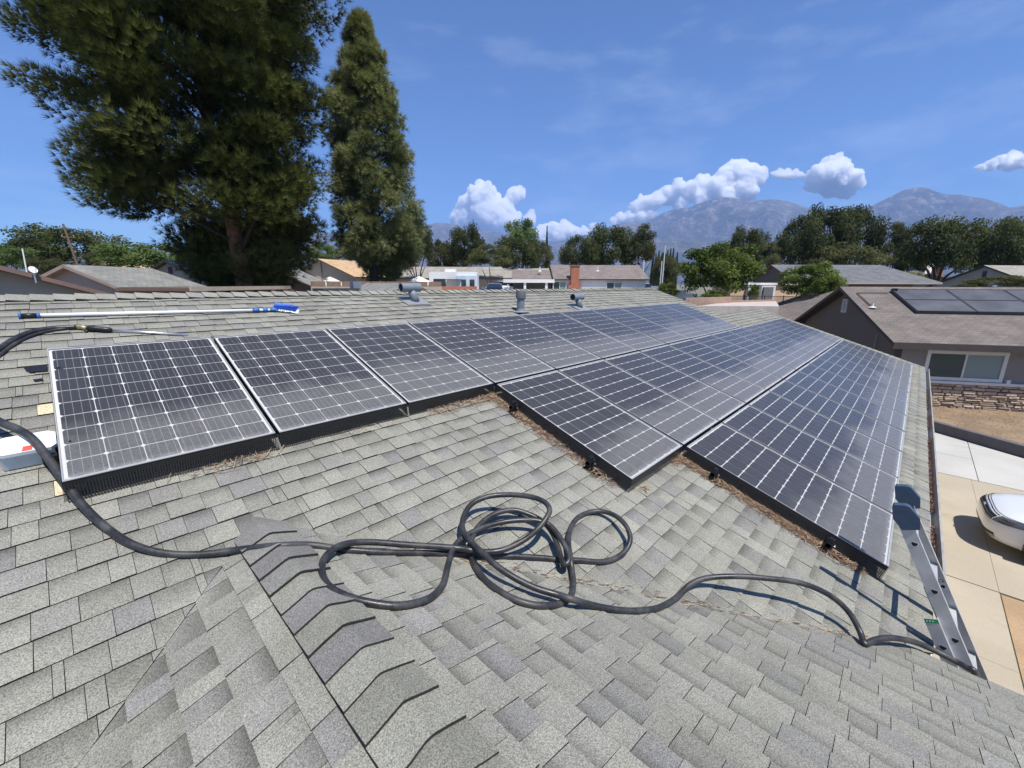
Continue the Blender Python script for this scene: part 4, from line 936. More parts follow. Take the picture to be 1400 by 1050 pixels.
# --- white sedan, front towards +Y, only its nose shows
def car(loc, head, label, paint, cat='car', full=True, name='parked_car'):
    t = thing(name, loc, label, cat, rz=head)
    MP = paint
    # local: x forward (nose at +2.45), y left, z up: plan outlines lofted upwards
    LV = [(.18, 2.30, -2.34, .83), (.22, 2.36, -2.38, .87), (.30, 2.42, -2.41, .895), (.42, 2.45, -2.43, .912), (.54, 2.445, -2.44, .918), (.62, 2.42, -2.44, .918), (.68, 2.36, -2.43, .913), (.73, 2.26, -2.42, .905), (.775, 2.10, -2.40, .892),
          (.82, 1.84, -2.37, .872), (.865, 1.50, -2.33, .845), (.905, 1.17, -2.29, .81), (.94, .90, -2.2, .765), (.965, .70, -2.05, .70), (.98, .5, -1.8, .55), (.985, .2, -1.2, .25)]
    NT = 72; PE = 2 / 4.6
    def sf(th, z, off=0.):
        for k in range(len(LV) - 1):
            if LV[k][0] <= z <= LV[k + 1][0]: f = (z - LV[k][0]) / (LV[k + 1][0] - LV[k][0]); a = [LV[k][i] + (LV[k + 1][i] - LV[k][i]) * f for i in range(4)]; break
        c, s_ = math.cos(th), math.sin(th); L = a[1] if c >= 0 else -a[2]
        return Vector(((L + off) * math.copysign(abs(c) ** PE, c), (a[3] + off) * math.copysign(abs(s_) ** PE, s_), z))
    b = MB(); vs = [sf(2 * math.pi * i / NT, lv[0]) for lv in LV for i in range(NT)]
    b.add(vs, [(k * NT + i, k * NT + (i + 1) % NT, (k + 1) * NT + (i + 1) % NT, (k + 1) * NT + i) for k in range(len(LV) - 1) for i in range(NT)] + [tuple((len(LV) - 1) * NT + i for i in range(NT)), tuple(range(NT - 1, -1, -1))])
    body = b.build('body', MP, t, smooth=True)
    def patch(name, t0_, t1_, zlo, zhi, off, mt_, par=t, n_=14):
        b = MB(); rows = []
        for j in range(4):
            for i in range(n_ + 1):
                th = t0_ + (t1_ - t0_) * i / n_; lo, hi = zlo(i / n_), zhi(i / n_); rows.append(sf(th, lo + (hi - lo) * j / 3, off))
        b.add(rows, [(j * (n_ + 1) + i, j * (n_ + 1) + i + 1, (j + 1) * (n_ + 1) + i + 1, (j + 1) * (n_ + 1) + i) for j in range(3) for i in range(n_)]); return b.build(name, mt_, par, smooth=True)
    thy = lambda y: math.asin(min(1, (y / .915) ** (1 / PE)))
    K = lambda v: (lambda q: v)
    b = MB(); gs = [(1.02, .78, .975, .80), (.25, .60, 1.40, .74), (-.5, .60, 1.47, .74), (-1.2, .60, 1.40, .72), (-1.95, .70, 1.0, .74)]
    rows = [[(x, -wb, .90), (x, -wt, zt2 - .05), (x, -wt * .7, zt2), (x, wt * .7, zt2), (x, wt, zt2 - .05), (x, wb, .90)] for (x, wt, zt2, wb) in gs]
    vs = [p for r_ in rows for p in r_]; n = 6
    b.add(vs, [(i * n + j, (i + 1) * n + j, (i + 1) * n + j + 1, i * n + j + 1) for i in range(len(rows) - 1) for j in range(n - 1)])
    b.m = [1 if (k % 5) in (0, 4) or k // 5 in (0, 3) else 0 for k in range(len(b.f))]
    b.build('cabin', [MP, M_CARGL], t, smooth=True)
    g_ = thy(.56); patch('grille', -g_, g_, K(.585), K(.70), .004, M_BLK)
    for i in range(3): patch('grille_bar', -g_, g_, K(.600 + i * .036), K(.612 + i * .036), .010, M_CHR)
    g2 = thy(.66); patch('bumper_intake', -g2, g2, lambda q: .27 + .02 * abs(q - .5), lambda q: .375 - .02 * abs(q - .5), .004, M_BLK); patch('intake_trim', -g2, g2, K(.305), K(.318), .010, M_CHR)
    patch('hood_seam', -1.25, 1.25, lambda q: .728 - .02 * (1 - abs(2 * q - 1)), lambda q: .733 - .02 * (1 - abs(2 * q - 1)), .003, M_BLK, t, 40)
    for sg in (1, -1): patch('bumper_seam', sg * 1.33, sg * 1.342, K(.22), K(.66), .003, M_BLK, t, 2)
    patch('bumper_lip', -thy(.80), thy(.80), K(.185), K(.215), .006, M_BLK)
    b = MB(); p_ = sf(0, .645, 0); b.tube([p_, p_ + Vector((.014, 0, 0))], .055, 18); b.build('emblem', M_CHR, t)
    for sg in (1, -1):
        ha, hb = thy(.58), 1.24; hl = patch('headlight', sg * ha, sg * hb, lambda q: .592 + .075 * q * q, lambda q: .705 + .035 * q, .006, M_HLT)
        patch('lamp', sg * (ha + .12), sg * (ha + .34), K(.63), K(.69), .010, M_CHR, hl, 6); patch('amber_reflector', sg * (hb - .09), sg * (hb - .01), K(.672), K(.722), .010, M_AMB, hl, 4)
        b = MB(); b.box((.70, sg * 1.0, 1.02), (.12, .18, .12)); b.build('mirror', MP, t)
        for x in (1.58, -1.40):
            b = MB(); b.tube([(x, sg * .935, .325), (x, sg * .60, .325)], .39, 24); b.build('wheel_arch', M_BLK, t)
            b = MB(); b.tube([(x, sg * .72, .325), (x, sg * .942, .325)], .325, 24); w_ = b.build('wheel', mat('tyre_rubber', (.02, .02, .02), .8), t, smooth=True, angle=40)
            b = MB(); b.tube([(x, sg * .90, .325), (x, sg * .950, .325)], .215, 20)
            b.build('rim', M_CHR, w_)
    return t
M_CARW = mat('car_paint_white', (.70, .71, .70), .25, var=.01, coat=1.0); M_CARGL = pane_material('car_glass', (.015, .018, .02), .03); M_CHR = mat('chrome', (.55, .56, .58), .18, metal=1, var=.05)
M_HLT = pane_material('headlight_lens', (.09, .10, .11), .06); M_AMB = mat('amber_lens', (.55, .16, .03), .3)
ch = R(92); Fd = Vector((math.cos(ch), math.sin(ch), 0)); em = Vector((12.12, -6.10, 0)); cl_ = em - Fd * 2.45
car((cl_.x, cl_.y, GZ + .03), ch, 'white sedan parked on the driveway with its nose to the house', M_CARW)
# ------------------------------------------------------------------ houses and things beyond our roof
M_RGREY = shingle_far('roof_grey', (.245, .245, .225), (.205, .205, .19)); M_RDGREY = shingle_far('roof_dark_grey', (.155, .16, .165), (.13, .132, .14))
M_RTAN = shingle_far('roof_tan', (.56, .38, .22), (.48, .32, .18)); M_RBR2 = shingle_far('roof_faded_brown', (.225, .185, .165), (.19, .158, .142)); M_RPALE = shingle_far('roof_pale', (.33, .30, .26), (.28, .26, .22))
M_WBEI = mat('wall_beige', (.52, .42, .31), .95, var=.07, scale=1.5, bump=.2, bscale=60); M_WGRY = mat('wall_grey_tan', (.38, .34, .295), .95, var=.07, scale=1.5, bump=.2, bscale=60)
M_WWHT = mat('wall_white', (.70, .70, .67), .9, var=.05, scale=1.5); M_WPCH = mat('wall_peach', (.62, .45, .30), .95, var=.06, scale=1.5)
M_BRK = mat('chimney_brick', (.36, .135, .08), .9, var=.3, scale=9, bump=.4, bscale=14); M_TRB = mat('trim_brown', (.16, .10, .075), .7, var=.1)
class GH:
    """gabled house: local x runs along the ridge away from the peak P, y to its left, absolute z"""
    def __init__(s, name, label, P, heading, length, half, slope, ground=GZ, roofm=None, wallm=None, hip=0., halfr=None, ov=.4, trim=None, back=0.):
        s.P = Vector(P); s.e = Vector((math.cos(heading), math.sin(heading), 0)); s.n = Vector((-math.sin(heading), math.cos(heading), 0)); s.g = ground
        s.t = thing(name, (s.P.x, s.P.y, ground), label, 'house', 'houses of the neighbourhood'); s.o = s.t.location.copy()
        hr = halfr if halfr is not None else half; zl, zr_ = P[2] - half * slope, P[2] - hr * slope
        s.zl, s.zr = zl, zr_; tr = trim or M_TRB
        Q = s.q; L = length
        roof_plane(s.t, s.o, [Q(back, 0, P[2]), Q(L - hip, 0, P[2]), Q(L, half, zl), Q(0, half, zl)], roofm, .12, edge=tr)
        s.roof = roof_plane(s.t, s.o, [Q(back, -.002, P[2]), Q(L - hip, -.002, P[2]), Q(L, -hr, zr_), Q(0, -hr, zr_)], roofm, .12, edge=tr)
        if hip: roof_plane(s.t, s.o, [Q(L - hip, 0, P[2] - .002), Q(L - hip, -.01, P[2] - .002), Q(L, -hr, zr_ - .002), Q(L, half, zl - .002)], roofm, .12, edge=tr)
        b = MB(); b.prism([Q(ov, half - ov, ground), Q(ov, -hr + ov, ground), Q(ov, -hr + ov, zr_ + ov * slope - .13), Q(ov, 0, P[2] - .13), Q(ov, half - ov, zl + ov * slope - .13)], s.e * (L - 2 * ov - hip * .8)); s.wall = b.build('wall', wallm, s.t, s.o)
        s.half, s.hr, s.L, s.ov, s.slope = half, hr, L, ov, slope
    def q(s, x, y, z): return s.P + s.e * x + s.n * y + Vector((0, 0, z - s.P.z))
    def gable_face(s): return lambda a, o, z: s.q(s.ov - o, -a, z)          # a counted to the right when facing the gable
    def right_face(s): return lambda a, o, z: s.q(a, -(s.hr - s.ov) - o, z)  # side wall on the right of the ridge
    def box(s, name, x0, x1, y0, y1, z0, z1, mt):
        b = MB(); b.prism([s.q(x0, y0, z0), s.q(x1, y0, z0), s.q(x1, y1, z0), s.q(x0, y1, z0)], (0, 0, z1 - z0)); return b.build(name, mt, s.t, s.o)
HF = math.atan2(FWD.y, FWD.x)                                 # these lots lie at about 45 degrees to ours
# left: two grey houses
h1 = GH('house', 'grey tan house with brown fascia and satellite dish beyond the ridge', at(-6, 361, 11), R(103), 8, 3.6, .37, roofm=M_RBR2, wallm=M_WGRY, trim=mat('trim_red_brown', (.20, .13, .105), .7, var=.1))
h2 = GH('house', 'gabled house with pale grey shingle roof between dish and pine trunk', at(85, 361.5, 16.5), HF, 5.0, 2.2, .43, roofm=M_RGREY, wallm=M_WGRY, hip=.8, halfr=2.05, trim=mat('trim_tan', (.32, .245, .19), .7, var=.1))
h2.box('patio_roof', -.1, 7.6, -5.0, -2.0, h2.zr - .14, h2.zr - .02, M_TRB)
h2.box('patio_edge', -.14, 7.6, -5.06, -5.0, h2.zr - .15, h2.zr + .03, mat('tan_edge', (.5, .40, .30), .8))
for k in range(3): h2.box('patio_post', .1 + k * 3.2, .22 + k * 3.2, -4.9, -4.78, GZ, h2.zr - .14, M_TRB)
h3 = GH('house', 'small grey gable with louvre half hidden by the pine', at(224, 356, 31), HF - .1, 7, 2.0, .46, roofm=M_RGREY, wallm=M_WGRY, halfr=3.2)
b = MB(); f = h3.gable_face(); b.prism([f(-.16, 0, h3.P.z - .95), f(.16, 0, h3.P.z - .95), f(.16, 0, h3.P.z - .45), f(-.16, 0, h3.P.z - .45)], f(0, .04, 0) - f(0, 0, 0)); b.build('louvre_vent', M_TRIMD, h3.t, h3.o)
h3b = GH('house', 'distant tan roofed gable among the far left trees', at(134, 357, 40), HF - .3, 9, 2.4, .32, roofm=M_RTAN, wallm=M_WBEI)
h4 = GH('house', 'grey roofed house with brown wall just right of the pine trunk', at(366, 366, 42), HF - .05, 8, 4.0, .40, roofm=M_RGREY, wallm=mat('wall_red_brown', (.21, .13, .10), .95), halfr=5.0)
h5 = GH('house', 'beige house with sunlit tan shingle roof behind the narrow conifer', at(434, 353.5, 46), HF - .42, 13.5, 4.4, .38, roofm=M_RTAN, wallm=M_WBEI, halfr=5.2, hip=2.0)
c = h5.box('chimney', 9.2, 10.3, -6.0, -4.9, GZ, h5.P.z - .38, M_BRK); h5.box('chimney_cap', 9.1, 10.4, -6.1, -4.8, h5.P.z - .38, h5.P.z - .28, mat('brick_dark', (.22, .09, .06), .9))
b = MB(); f = h5.gable_face(); b.tube([f(.1, .1, h5.P.z - .1), f(.1, .1, h5.P.z - 2.2)], .04, 6); b.build('downpipe', M_TRB, h5.t, h5.o)
# low patio wall and white umbrellas in front of it
b = MB(); p0, p1 = at(424, 384.5, 25), at(604, 385, 27); dd = (p1 - p0); dd.z = 0; nn2 = Vector((-dd.y, dd.x, 0)).normalized()
def wallrun(name, p0, p1, ztop, zbot, thick, mt):
    b = MB(); a = Vector((p0.x, p0.y, zbot)); c = Vector((p1.x, p1.y, zbot)); n2 = Vector((-(c - a).y, (c - a).x, 0)).normalized() * thick
    b.prism([a, c, c + n2, a + n2], (0, 0, ztop - zbot)); return b, a
b, a = wallrun('garden_wall', p0, p1, p0.z - .32, GZ, .2, M_WBEI); gwall = thing('garden_wall', a, 'long beige garden wall with brown fence boards on top', 'wall')
b.build('wall_base', mat('garden_wall_beige', (.44, .37, .27), .95, var=.12, scale=4), gwall, a)
L_ = dd.length; nb = 9
for i in range(nb):
    b, _ = wallrun('x', p0 + dd * (i / nb + .002), p0 + dd * ((i + 1) / nb - .004), p0.z, p0.z - .315, .06, M_TRB); b.build('board', mat('fence_board_brown', (.26, .17, .12), .9, var=.2, scale=5), gwall, a)
def umbrella(px_, py_, dep_, r, label):
    top = at(px_, py_, dep_); t = thing('patio_umbrella', (top.x, top.y, GZ), label, 'umbrella', 'white patio umbrellas'); H = top.z - GZ
    b = MB(); n = 8; prof = [(0, H), (r * .35, H - .16 * r), (r * .7, H - .33 * r), (r, H - .5 * r), (r * .99, H - .5 * r - .12)]
    b.lathe(prof, (0, 0, 0), n); b.build('canopy', mat('umbrella_white', (.76, .74, .69), .9, var=.05), t)
    b = MB(); b.tube([(0, 0, 0), (0, 0, H + .06)], .03, 8); b.build('pole', M_TRB, t)
umbrella(451, 378, 28, 1.15, 'white patio umbrella in front of the tan roofed house'); umbrella(572, 377, 30, 1.25, 'white patio umbrella beside the white motorhome')
# grey gable roof just behind our ridge
h6 = GH('house', 'low grey gable roof close behind our ridge beside the hood vent', at(563, 387, 17), HF + .55, 8, 2.6, .40, roofm=M_RGREY, wallm=M_WGRY, halfr=2.6)
# house with solar panels on the roof
h7 = GH('house', 'grey roofed house with solar panels left of the motorhome', at(545, 364.5, 52), HF - math.pi / 2 + .05, 13, 4.0, .36, roofm=M_RPALE, wallm=M_WBEI, halfr=4.0)
b = MB(); f = lambda x, d: h7.q(x, d, h7.P.z - abs(d) * h7.slope + .08)
for k in range(3):
    for r_ in range(2):
        b = MB(); x0 = 3.2 + k * 1.7; d0 = .7 + r_ * 1.05; b.prism([f(x0, d0), f(x0 + 1.65, d0), f(x0 + 1.65, d0 + 1.0), f(x0, d0 + 1.0)], (0, 0, .05)); b.build('roof_solar_panel', M_COL, h7.t, h7.o)
h7b = GH('house', 'plain grey roof behind the motorhome and spreading oak', at(640, 366.5, 55), HF - math.pi / 2, 11, 4.0, .33, roofm=M_RPALE, wallm=M_WWHT)
# motorhome
RVp = at(622, 372, 40); rv_ = thing('motorhome', (RVp.x, RVp.y, GZ), 'white motorhome with dark windows parked beyond our ridge', 'motorhome', rz=HF - math.pi / 2)
H = RVp.z - GZ; M_RV = mat('motorhome_white', (.76, .77, .77), .35, var=.03)
b = MB(); b.prism([(-2.3, -1.1, .5), (2.2, -1.1, .5), (2.2, -1.1, H - .12), (2.05, -1.1, H), (-2.15, -1.1, H), (-2.3, -1.1, H - .12)], (0, 2.3, 0)); body = b.build('body', M_RV, rv_)
b = MB(); b.bb(.3, 2.15, -1.4, -1.1, .9, H - .35); b.build('slide_out', mat('rv_pale_blue', (.55, .65, .74), .5), rv_)
b = MB(); b.bb(-1.9, -.75, -1.13, -1.09, H - 1.35, H - .65); b.build('window', M_PANE, rv_)
for x in (.75, 1.55): b = MB(); b.bb(x, x + .45, -1.43, -1.39, H - 1.35, H - .7); b.build('window', M_PANE, rv_)
b = MB(); b.bb(-.65, .75, -2.0, -1.1, H - .72, H - .68); b.build('awning', M_TRIMD, rv_)
b = MB(); b.bb(-.9, .1, -.4, .4, H, H + .28); b.build('roof_air_conditioner', M_RV, rv_)
for x in (-1.5, 1.5): b = MB(); b.tube([(x, -1.12, .4), (x, -.85, .4)], .4, 18); b.build('wheel', mat('tyre_rubber', (.02, .02, .02), .8), rv_)
p0, p1 = at(605, 391.5, 37), at(652, 391.5, 38); b, a = wallrun('brick_wall', p0, p1, p0.z, GZ, .25, M_BRK)
tag(b.build('brick_wall', M_BRK, None, a, loc=a), 'low red brick wall in front of the motorhome', 'wall')
# blue and white vehicles
bp_ = at(676, 387, 37); M_CARB = mat('car_paint_blue', (.09, .20, .58), .3, var=.02, coat=1.0)
cb = car((bp_.x, bp_.y, bp_.z - 1.45), HF - math.pi, 'blue car parked between motorhome and brown roofed house', M_CARB)
bp_ = at(692, 383.5, 46); M_CARW2 = MATS['car_paint_white']; cw = car((bp_.x, bp_.y, bp_.z - 1.5), HF - 2.0, 'white car beside the patio of the brown roofed house', M_CARW2)
b = MB(); q = at(684, 395, 40); b.bb(q.x - 12, q.x + 12, q.y - 9, q.y + 12, GZ - .3, bp_.z - 1.48); tag(b.build('raised_lot', M_CONCW), kind='structure')
# brown-roofed house with patio, seen along its long side
hd = HF - math.pi / 2
h8 = GH('house', 'white house with faded brown roof, brick chimney and covered patio', at(752, 362.3, 43), hd, 9.2, 4.0, .36, roofm=M_RBR2, wallm=M_WWHT, halfr=4.0, ov=.3)
P = lambda a, o, z: h8.q(a, -(h8.hr - .3) - o, z)
zt8 = h8.zr
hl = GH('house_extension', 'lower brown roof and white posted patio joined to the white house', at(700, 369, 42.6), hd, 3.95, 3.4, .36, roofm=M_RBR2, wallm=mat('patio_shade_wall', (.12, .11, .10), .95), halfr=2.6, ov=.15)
hl.box('patio_beam', -.8, 3.95, -4.7, -4.3, hl.zr - .35, hl.zr - .05, M_WHITE); hl.box('patio_cover', -.8, 3.9, -4.3, -2.5, hl.zr - .12, hl.zr - .04, M_WHITE)
for x in (1.1, 3.1): hl.box('patio_post', x, x + .22, -4.6, -4.38, GZ, hl.zr - .35, M_WHITE)
# front faces towards us: the right face of h8 is the camera side
for (pa, pb, pt, pbm) in ((757.5, 774, 385.5, 398), (831, 851, 386.5, 398)):
    d0 = at(pa, pt, 40); d1 = at(pb, pbm, 40)
    a0_ = (at(pa, pt, 39.5) - h8.P).dot(h8.e); a1_ = (at(pb, pt, 39.5) - h8.P).dot(h8.e); zz1 = at(pa, pt, 39.3).z; zz0 = at(pa, pbm, 39.3).z
    window_on(h8.t, h8.o, h8.right_face(), a0_, a1_, zz0, zz1, .08)
ac = (at(786, 380, 39.3) - h8.P).dot(h8.e); 
ch_ = h8.box('chimney', ac - .38, ac + .38, -(h8.hr + .25), -(h8.hr - .5), GZ, h8.P.z - .30, M_BRK); h8.box('chimney_shoulder', ac - .62, ac + .62, -(h8.hr + .28), -(h8.hr - .3), GZ, zt8 - .55, M_BRK); h8.box('chimney_cap', ac - .44, ac + .44, -(h8.hr + .3), -(h8.hr - .55), h8.P.z - .30, h8.P.z - .20, mat('brick_dark', (.22, .09, .06), .9))
for px_ in (708 + 30, 817): b = MB(); q = at(px_, 371, 41.3); b.tube([q, q + UP * .45], .05, 6); b.lathe([(.2, 0), (.06, .1)], tuple(q), 8); b.build('roof_pipe', M_WHITE, h8.t, h8.o)
# poles
def post(name, px_, ptop, pbot, dep_, r, mt, label, cat, lean=0.):
    a = at(px_, ptop, dep_); b = MB(); b.tube([(a.x - lean, a.y, GZ), (a.x, a.y, a.z)], [r, r * .8], 8); o = b.build(name, mt, None, (a.x - lean, a.y, GZ), loc=(a.x - lean, a.y, GZ)); return tag(o, label, cat)
M_PL = mat('pole_white', (.62, .62, .60), .6, var=.05)
post('flag_pole', 880.5, 356, 398, 46, .09, M_PL, 'white pole right beside the white house corner', 'pole'); post('street_pole', 905, 357, 398, 52, .08, M_PL, 'short pale pole left of the tallest pale pole', 'pole'); post('street_pole', 909.5, 336, 398, 55, .09, M_PL, 'tallest pale pole in front of the distant cypresses', 'pole')
# utility pole and pipe at far left
up_ = at(86, 306, 40); t = thing('utility_pole', (up_.x + .9, up_.y, GZ), 'leaning wooden utility pole among the left trees', 'utility pole'); M_WOOD = mat('pole_wood', (.20, .13, .09), .9, var=.25)
b = MB(); b.tube([(0, 0, 0), (-.9, 0, up_.z - GZ)], [.12, .085], 8); b.build('shaft', M_WOOD, t)
b = MB(); b.box((-.75, 0, up_.z - GZ - 1.2), (1.0, .09, .09)); b.build('cross_arm', M_WOOD, t)
for x in (-1.15, -.75, -.35): b = MB(); b.lathe([(.0, .0), (.03, .02), (.03, .1), (0, .12)], (x, 0, up_.z - GZ - 1.12), 8); b.build('insulator', M_PL, t)
q = at(34, 364, 12); b = MB(); b.tube([q - UP * .3, at(30.5, 340, 12)], .016, 8); b.build('roof_pipe', M_PL, h1.t, h1.o)
q = at(45, 369, 11.5); dish = thing('satellite_dish', q - UP * .25, 'small white satellite dish on the grey tan roof', 'satellite dish')
b = MB(); dn = (CAM - q).normalized() + Vector((.4, .1, .5)); dn.normalize(); rt = dn.to_track_quat('Z', 'Y').to_matrix()
prof = [(0, 0), (.06, .004), (.11, .013), (.13, .02), (.132, .016), (.11, .005), (.0, -.008)]; vs = []
for r, z in prof:
    for j in range(18): a = 2 * math.pi * j / 18; vs.append(rt @ Vector((r * .72 * math.cos(a), r * .78 * math.sin(a), z * .75)) + Vector((0, 0, .25)))
b.add(vs, [(i * 18 + j, i * 18 + (j + 1) % 18, (i + 1) * 18 + (j + 1) % 18, (i + 1) * 18 + j) for i in range(len(prof) - 1) for j in range(18)]); b.build('reflector', M_WHITE, dish, smooth=True)
b = MB(); b.tube([(0, 0, -.1), (0, 0, .2)], .018, 6); b.tube([rt @ Vector((0, -.15, .02)) + Vector((0, 0, .25)), rt @ Vector((0, -.02, .17)) + Vector((0, 0, .25))], .009, 6); b.build('mast', M_ALU, dish)
# right of our ridge: stepped white wall, block wall, chain-link fence
t = thing('white_wall', at(905, 400, 36) * 1, 'white stepped wall beside the round citrus tree', 'wall'); wo = t.location.copy()
for i, (pa, pb, pt) in enumerate(((890, 918, 391), (918, 936, 396.5), (936, 951, 401), (951, 966, 405))):
    p0, p1 = at(pa, pt, 36 - i * 1.2), at(pb, pt, 36 - (i + 1) * 1.2); b, a = wallrun('x', p0, p1, p0.z, GZ, .2, M_WWHT); b.build('wall_step', mat('white_block', (.62, .66, .70), .9, var=.05), t, wo)
q = at(881, 390, 44); cw3 = car((q.x, q.y, q.z - 1.2), HF - 1.2, 'small white car parked by the white house corner', M_CARW2)
b, a = wallrun('x', at(938, 407.5, 24), at(1000, 407.5, 27), at(938, 407.5, 24).z, GZ, .2, M_BRK)
M_BLOCK = mat('block_wall_red', (.36, .24, .18), .95, var=.15, scale=5, bump=.3)
tag(b.build('block_wall', M_BLOCK, None, a, loc=a), 'reddish block wall below the citrus tree', 'wall')
b, a = wallrun('x', at(985, 411, 27), at(1062, 414, 30), at(985, 411.5, 27).z, GZ, .2, M_BLOCK); tag(b.build('block_wall', M_BLOCK, None, a, loc=a), 'lower block wall under the chain link fence', 'wall')
b = MB(); q0 = at(985, 425, 26); b.prism([Vector((at(955, 415, 23).x, at(955, 415, 23).y, GZ)), Vector((at(1065, 420, 23).x, at(1065, 420, 23).y, GZ)), Vector((at(1060, 415, 31).x, at(1060, 415, 31).y, GZ)), Vector((at(985, 415, 27).x, at(985, 415, 27).y, GZ))], (0, 0, at(985, 415, 26).z - GZ)); tag(b.build('gravel_lot', noise_ground('gravel_pink', (.42, .36, .32), (.5, .44, .40), 1.5, 30)), kind='structure')
# chain link fence
def wire_diag():
    m, n, l, bs = newmat('chain_link'); out = n['Material Output']; uv = n.new('ShaderNodeUVMap').outputs[0]; sp = n.new('ShaderNodeSeparateXYZ'); l.new(uv, sp.inputs[0])
    u = mathn(n, l, 'FRACT', mathn(n, l, 'MULTIPLY', mathn(n, l, 'ADD', sp.outputs[0], sp.outputs[1]), 9.)); v = mathn(n, l, 'FRACT', mathn(n, l, 'MULTIPLY', mathn(n, l, 'SUBTRACT', sp.outputs[0], sp.outputs[1]), 9.))
    w = mathn(n, l, 'MAXIMUM', mathn(n, l, 'LESS_THAN', u, .2), mathn(n, l, 'LESS_THAN', v, .2)); bs.inputs['Base Color'].default_value = (.13, .13, .13, 1)
    tr = n.new('ShaderNodeBsdfTransparent'); mxs = n.new('ShaderNodeMixShader'); l.new(w, mxs.inputs[0]); l.new(tr.outputs[0], mxs.inputs[1]); l.new(bs.outputs[0], mxs.inputs[2]); l.new(mxs.outputs[0], out.inputs['Surface']); return m
f0, f1 = at(990, 404.5, 29), at(1096, 405.5, 32); t = thing('chain_link_fence', f0, 'chain link fence in front of the peach coloured wall', 'fence')
me = bpy.data.meshes.new('mesh'); zb = -1.1; d = f1 - f0; me.from_pydata([(0, 0, zb), (d.x, d.y, zb), (d.x, d.y, d.z), (0, 0, 0)], [], [(0, 1, 2, 3)]); me.materials.append(wire_diag()); ul = me.uv_layers.new(name='UVMap'); L_ = d.length
for li, uv in enumerate(((0, zb), (L_, zb), (L_, 0), (0, 0))): ul.data[li].uv = uv
link_mesh('wire_mesh', me, t)
for k in range(5): b = MB(); p = d * (k / 4); b.tube([(p.x, p.y, GZ - f0.z), (p.x, p.y, p.z + .06)], .03, 6); b.build('post', M_TRIMD, t)
b = MB(); b.tube([(0, 0, 0), tuple(d)], .022, 6); b.build('top_rail', M_TRIMD, t)
# dark grey house with peach wall
h9 = GH('house', 'dark grey roofed house behind the small leafy tree', at(1054, 361.8, 40), hd + .02, 13.2, 3.5, .42, roofm=M_RDGREY, wallm=M_NW, halfr=3.9, hip=2.4, ov=.35)  # wall takes the darkened stucco, painting the shade on its gable
h9.box('fascia', 0, 13.2, -3.96, -3.9, h9.zr - .17, h9.zr - .0, M_WGRY)
e0 = at(1000, 389, 34); e1 = at(1098, 389, 35); b, a = wallrun('x', e0, e1, e0.z, GZ, 2.5, M_WPCH); pw = thing('peach_outbuilding', a, 'peach walled outbuilding with white framed grey door', 'building'); b.build('wall', M_WPCH, pw, a)
b, _ = wallrun('x', at(1000, 387, 33.8), at(1104, 387, 34.8), at(1000, 386.5, 33.8).z, at(1000, 389.4, 33.8).z, 3, M_WHITE); b.build('roof_edge', M_WHITE, pw, a)
b, _ = wallrun('x', at(1042, 391, 33.9), at(1061, 391, 34.05), at(1042, 390.5, 33.9).z, GZ, .3, M_WHITE); fr_ = b.build('door_frame', M_WHITE, pw, a)
b, _ = wallrun('x', at(1045, 393, 33.8), at(1058, 393, 33.95), at(1045, 392.5, 33.8).z, GZ, .3, M_WGRY); b.build('door', mat('door_grey', (.16, .165, .17), .6), pw, a)
b, _ = wallrun('x', at(1024, 391, 33.9), at(1028, 391, 33.95), at(1024, 390, 33.9).z, GZ, .3, M_WHITE); b.build('trim_post', M_WHITE, pw, a)
# tan gable at far right, small house with chimney, white roofs
h10 = GH('house', 'tan gabled house with dark rake boards beyond the brown roof', at(1345, 362.5, 40), R(-38), 12, 4.6, .43, roofm=M_RPALE, wallm=M_WGRY, halfr=6.0, ov=.3, trim=M_TRIMD)
b = MB(); f = h10.gable_face(); b.prism([f(-.1, 0, h10.P.z - 1.15), f(.2, 0, h10.P.z - 1.15), f(.2, 0, h10.P.z - .55), f(-.1, 0, h10.P.z - .55)], f(0, .06, 0) - f(0, 0, 0)); b.build('louvre_vent', M_TRIMD, h10.t, h10.o)
h11 = GH('house', 'small brown roofed house with brick chimney between the oaks', at(1272, 374, 58), HF - .9, 9, 3.2, .34, roofm=M_RBROWN, wallm=M_WGRY, halfr=3.2)
h11.box('chimney', 2.0, 2.8, -.9, -.1, GZ, h11.P.z + .9, M_BRK)
h12 = GH('house', 'white roofed house glimpsed under the far oaks', at(1236, 371, 75), HF - .5, 12, 4.2, .2, roofm=mat('white_roof', (.66, .68, .70), .7), wallm=M_WWHT, halfr=4.2)
b = MB(); q0 = at(1268, 374, 62); q1 = at(1275, 359, 62); s_ = RIGHT * .45; b.prism([q0 - s_, q0 + s_, q1 + s_, q1 - s_], FWD * .1); tag(b.build('white_board', M_WHITE, None, q0, loc=q0), 'tall white board leaning by the small brown roof', 'board')
b = MB(); q = at(1360, 391, 30); b.box(q, (.5, .2, .08)); b.build('roof_vent', M_WHITE, nh, NO)
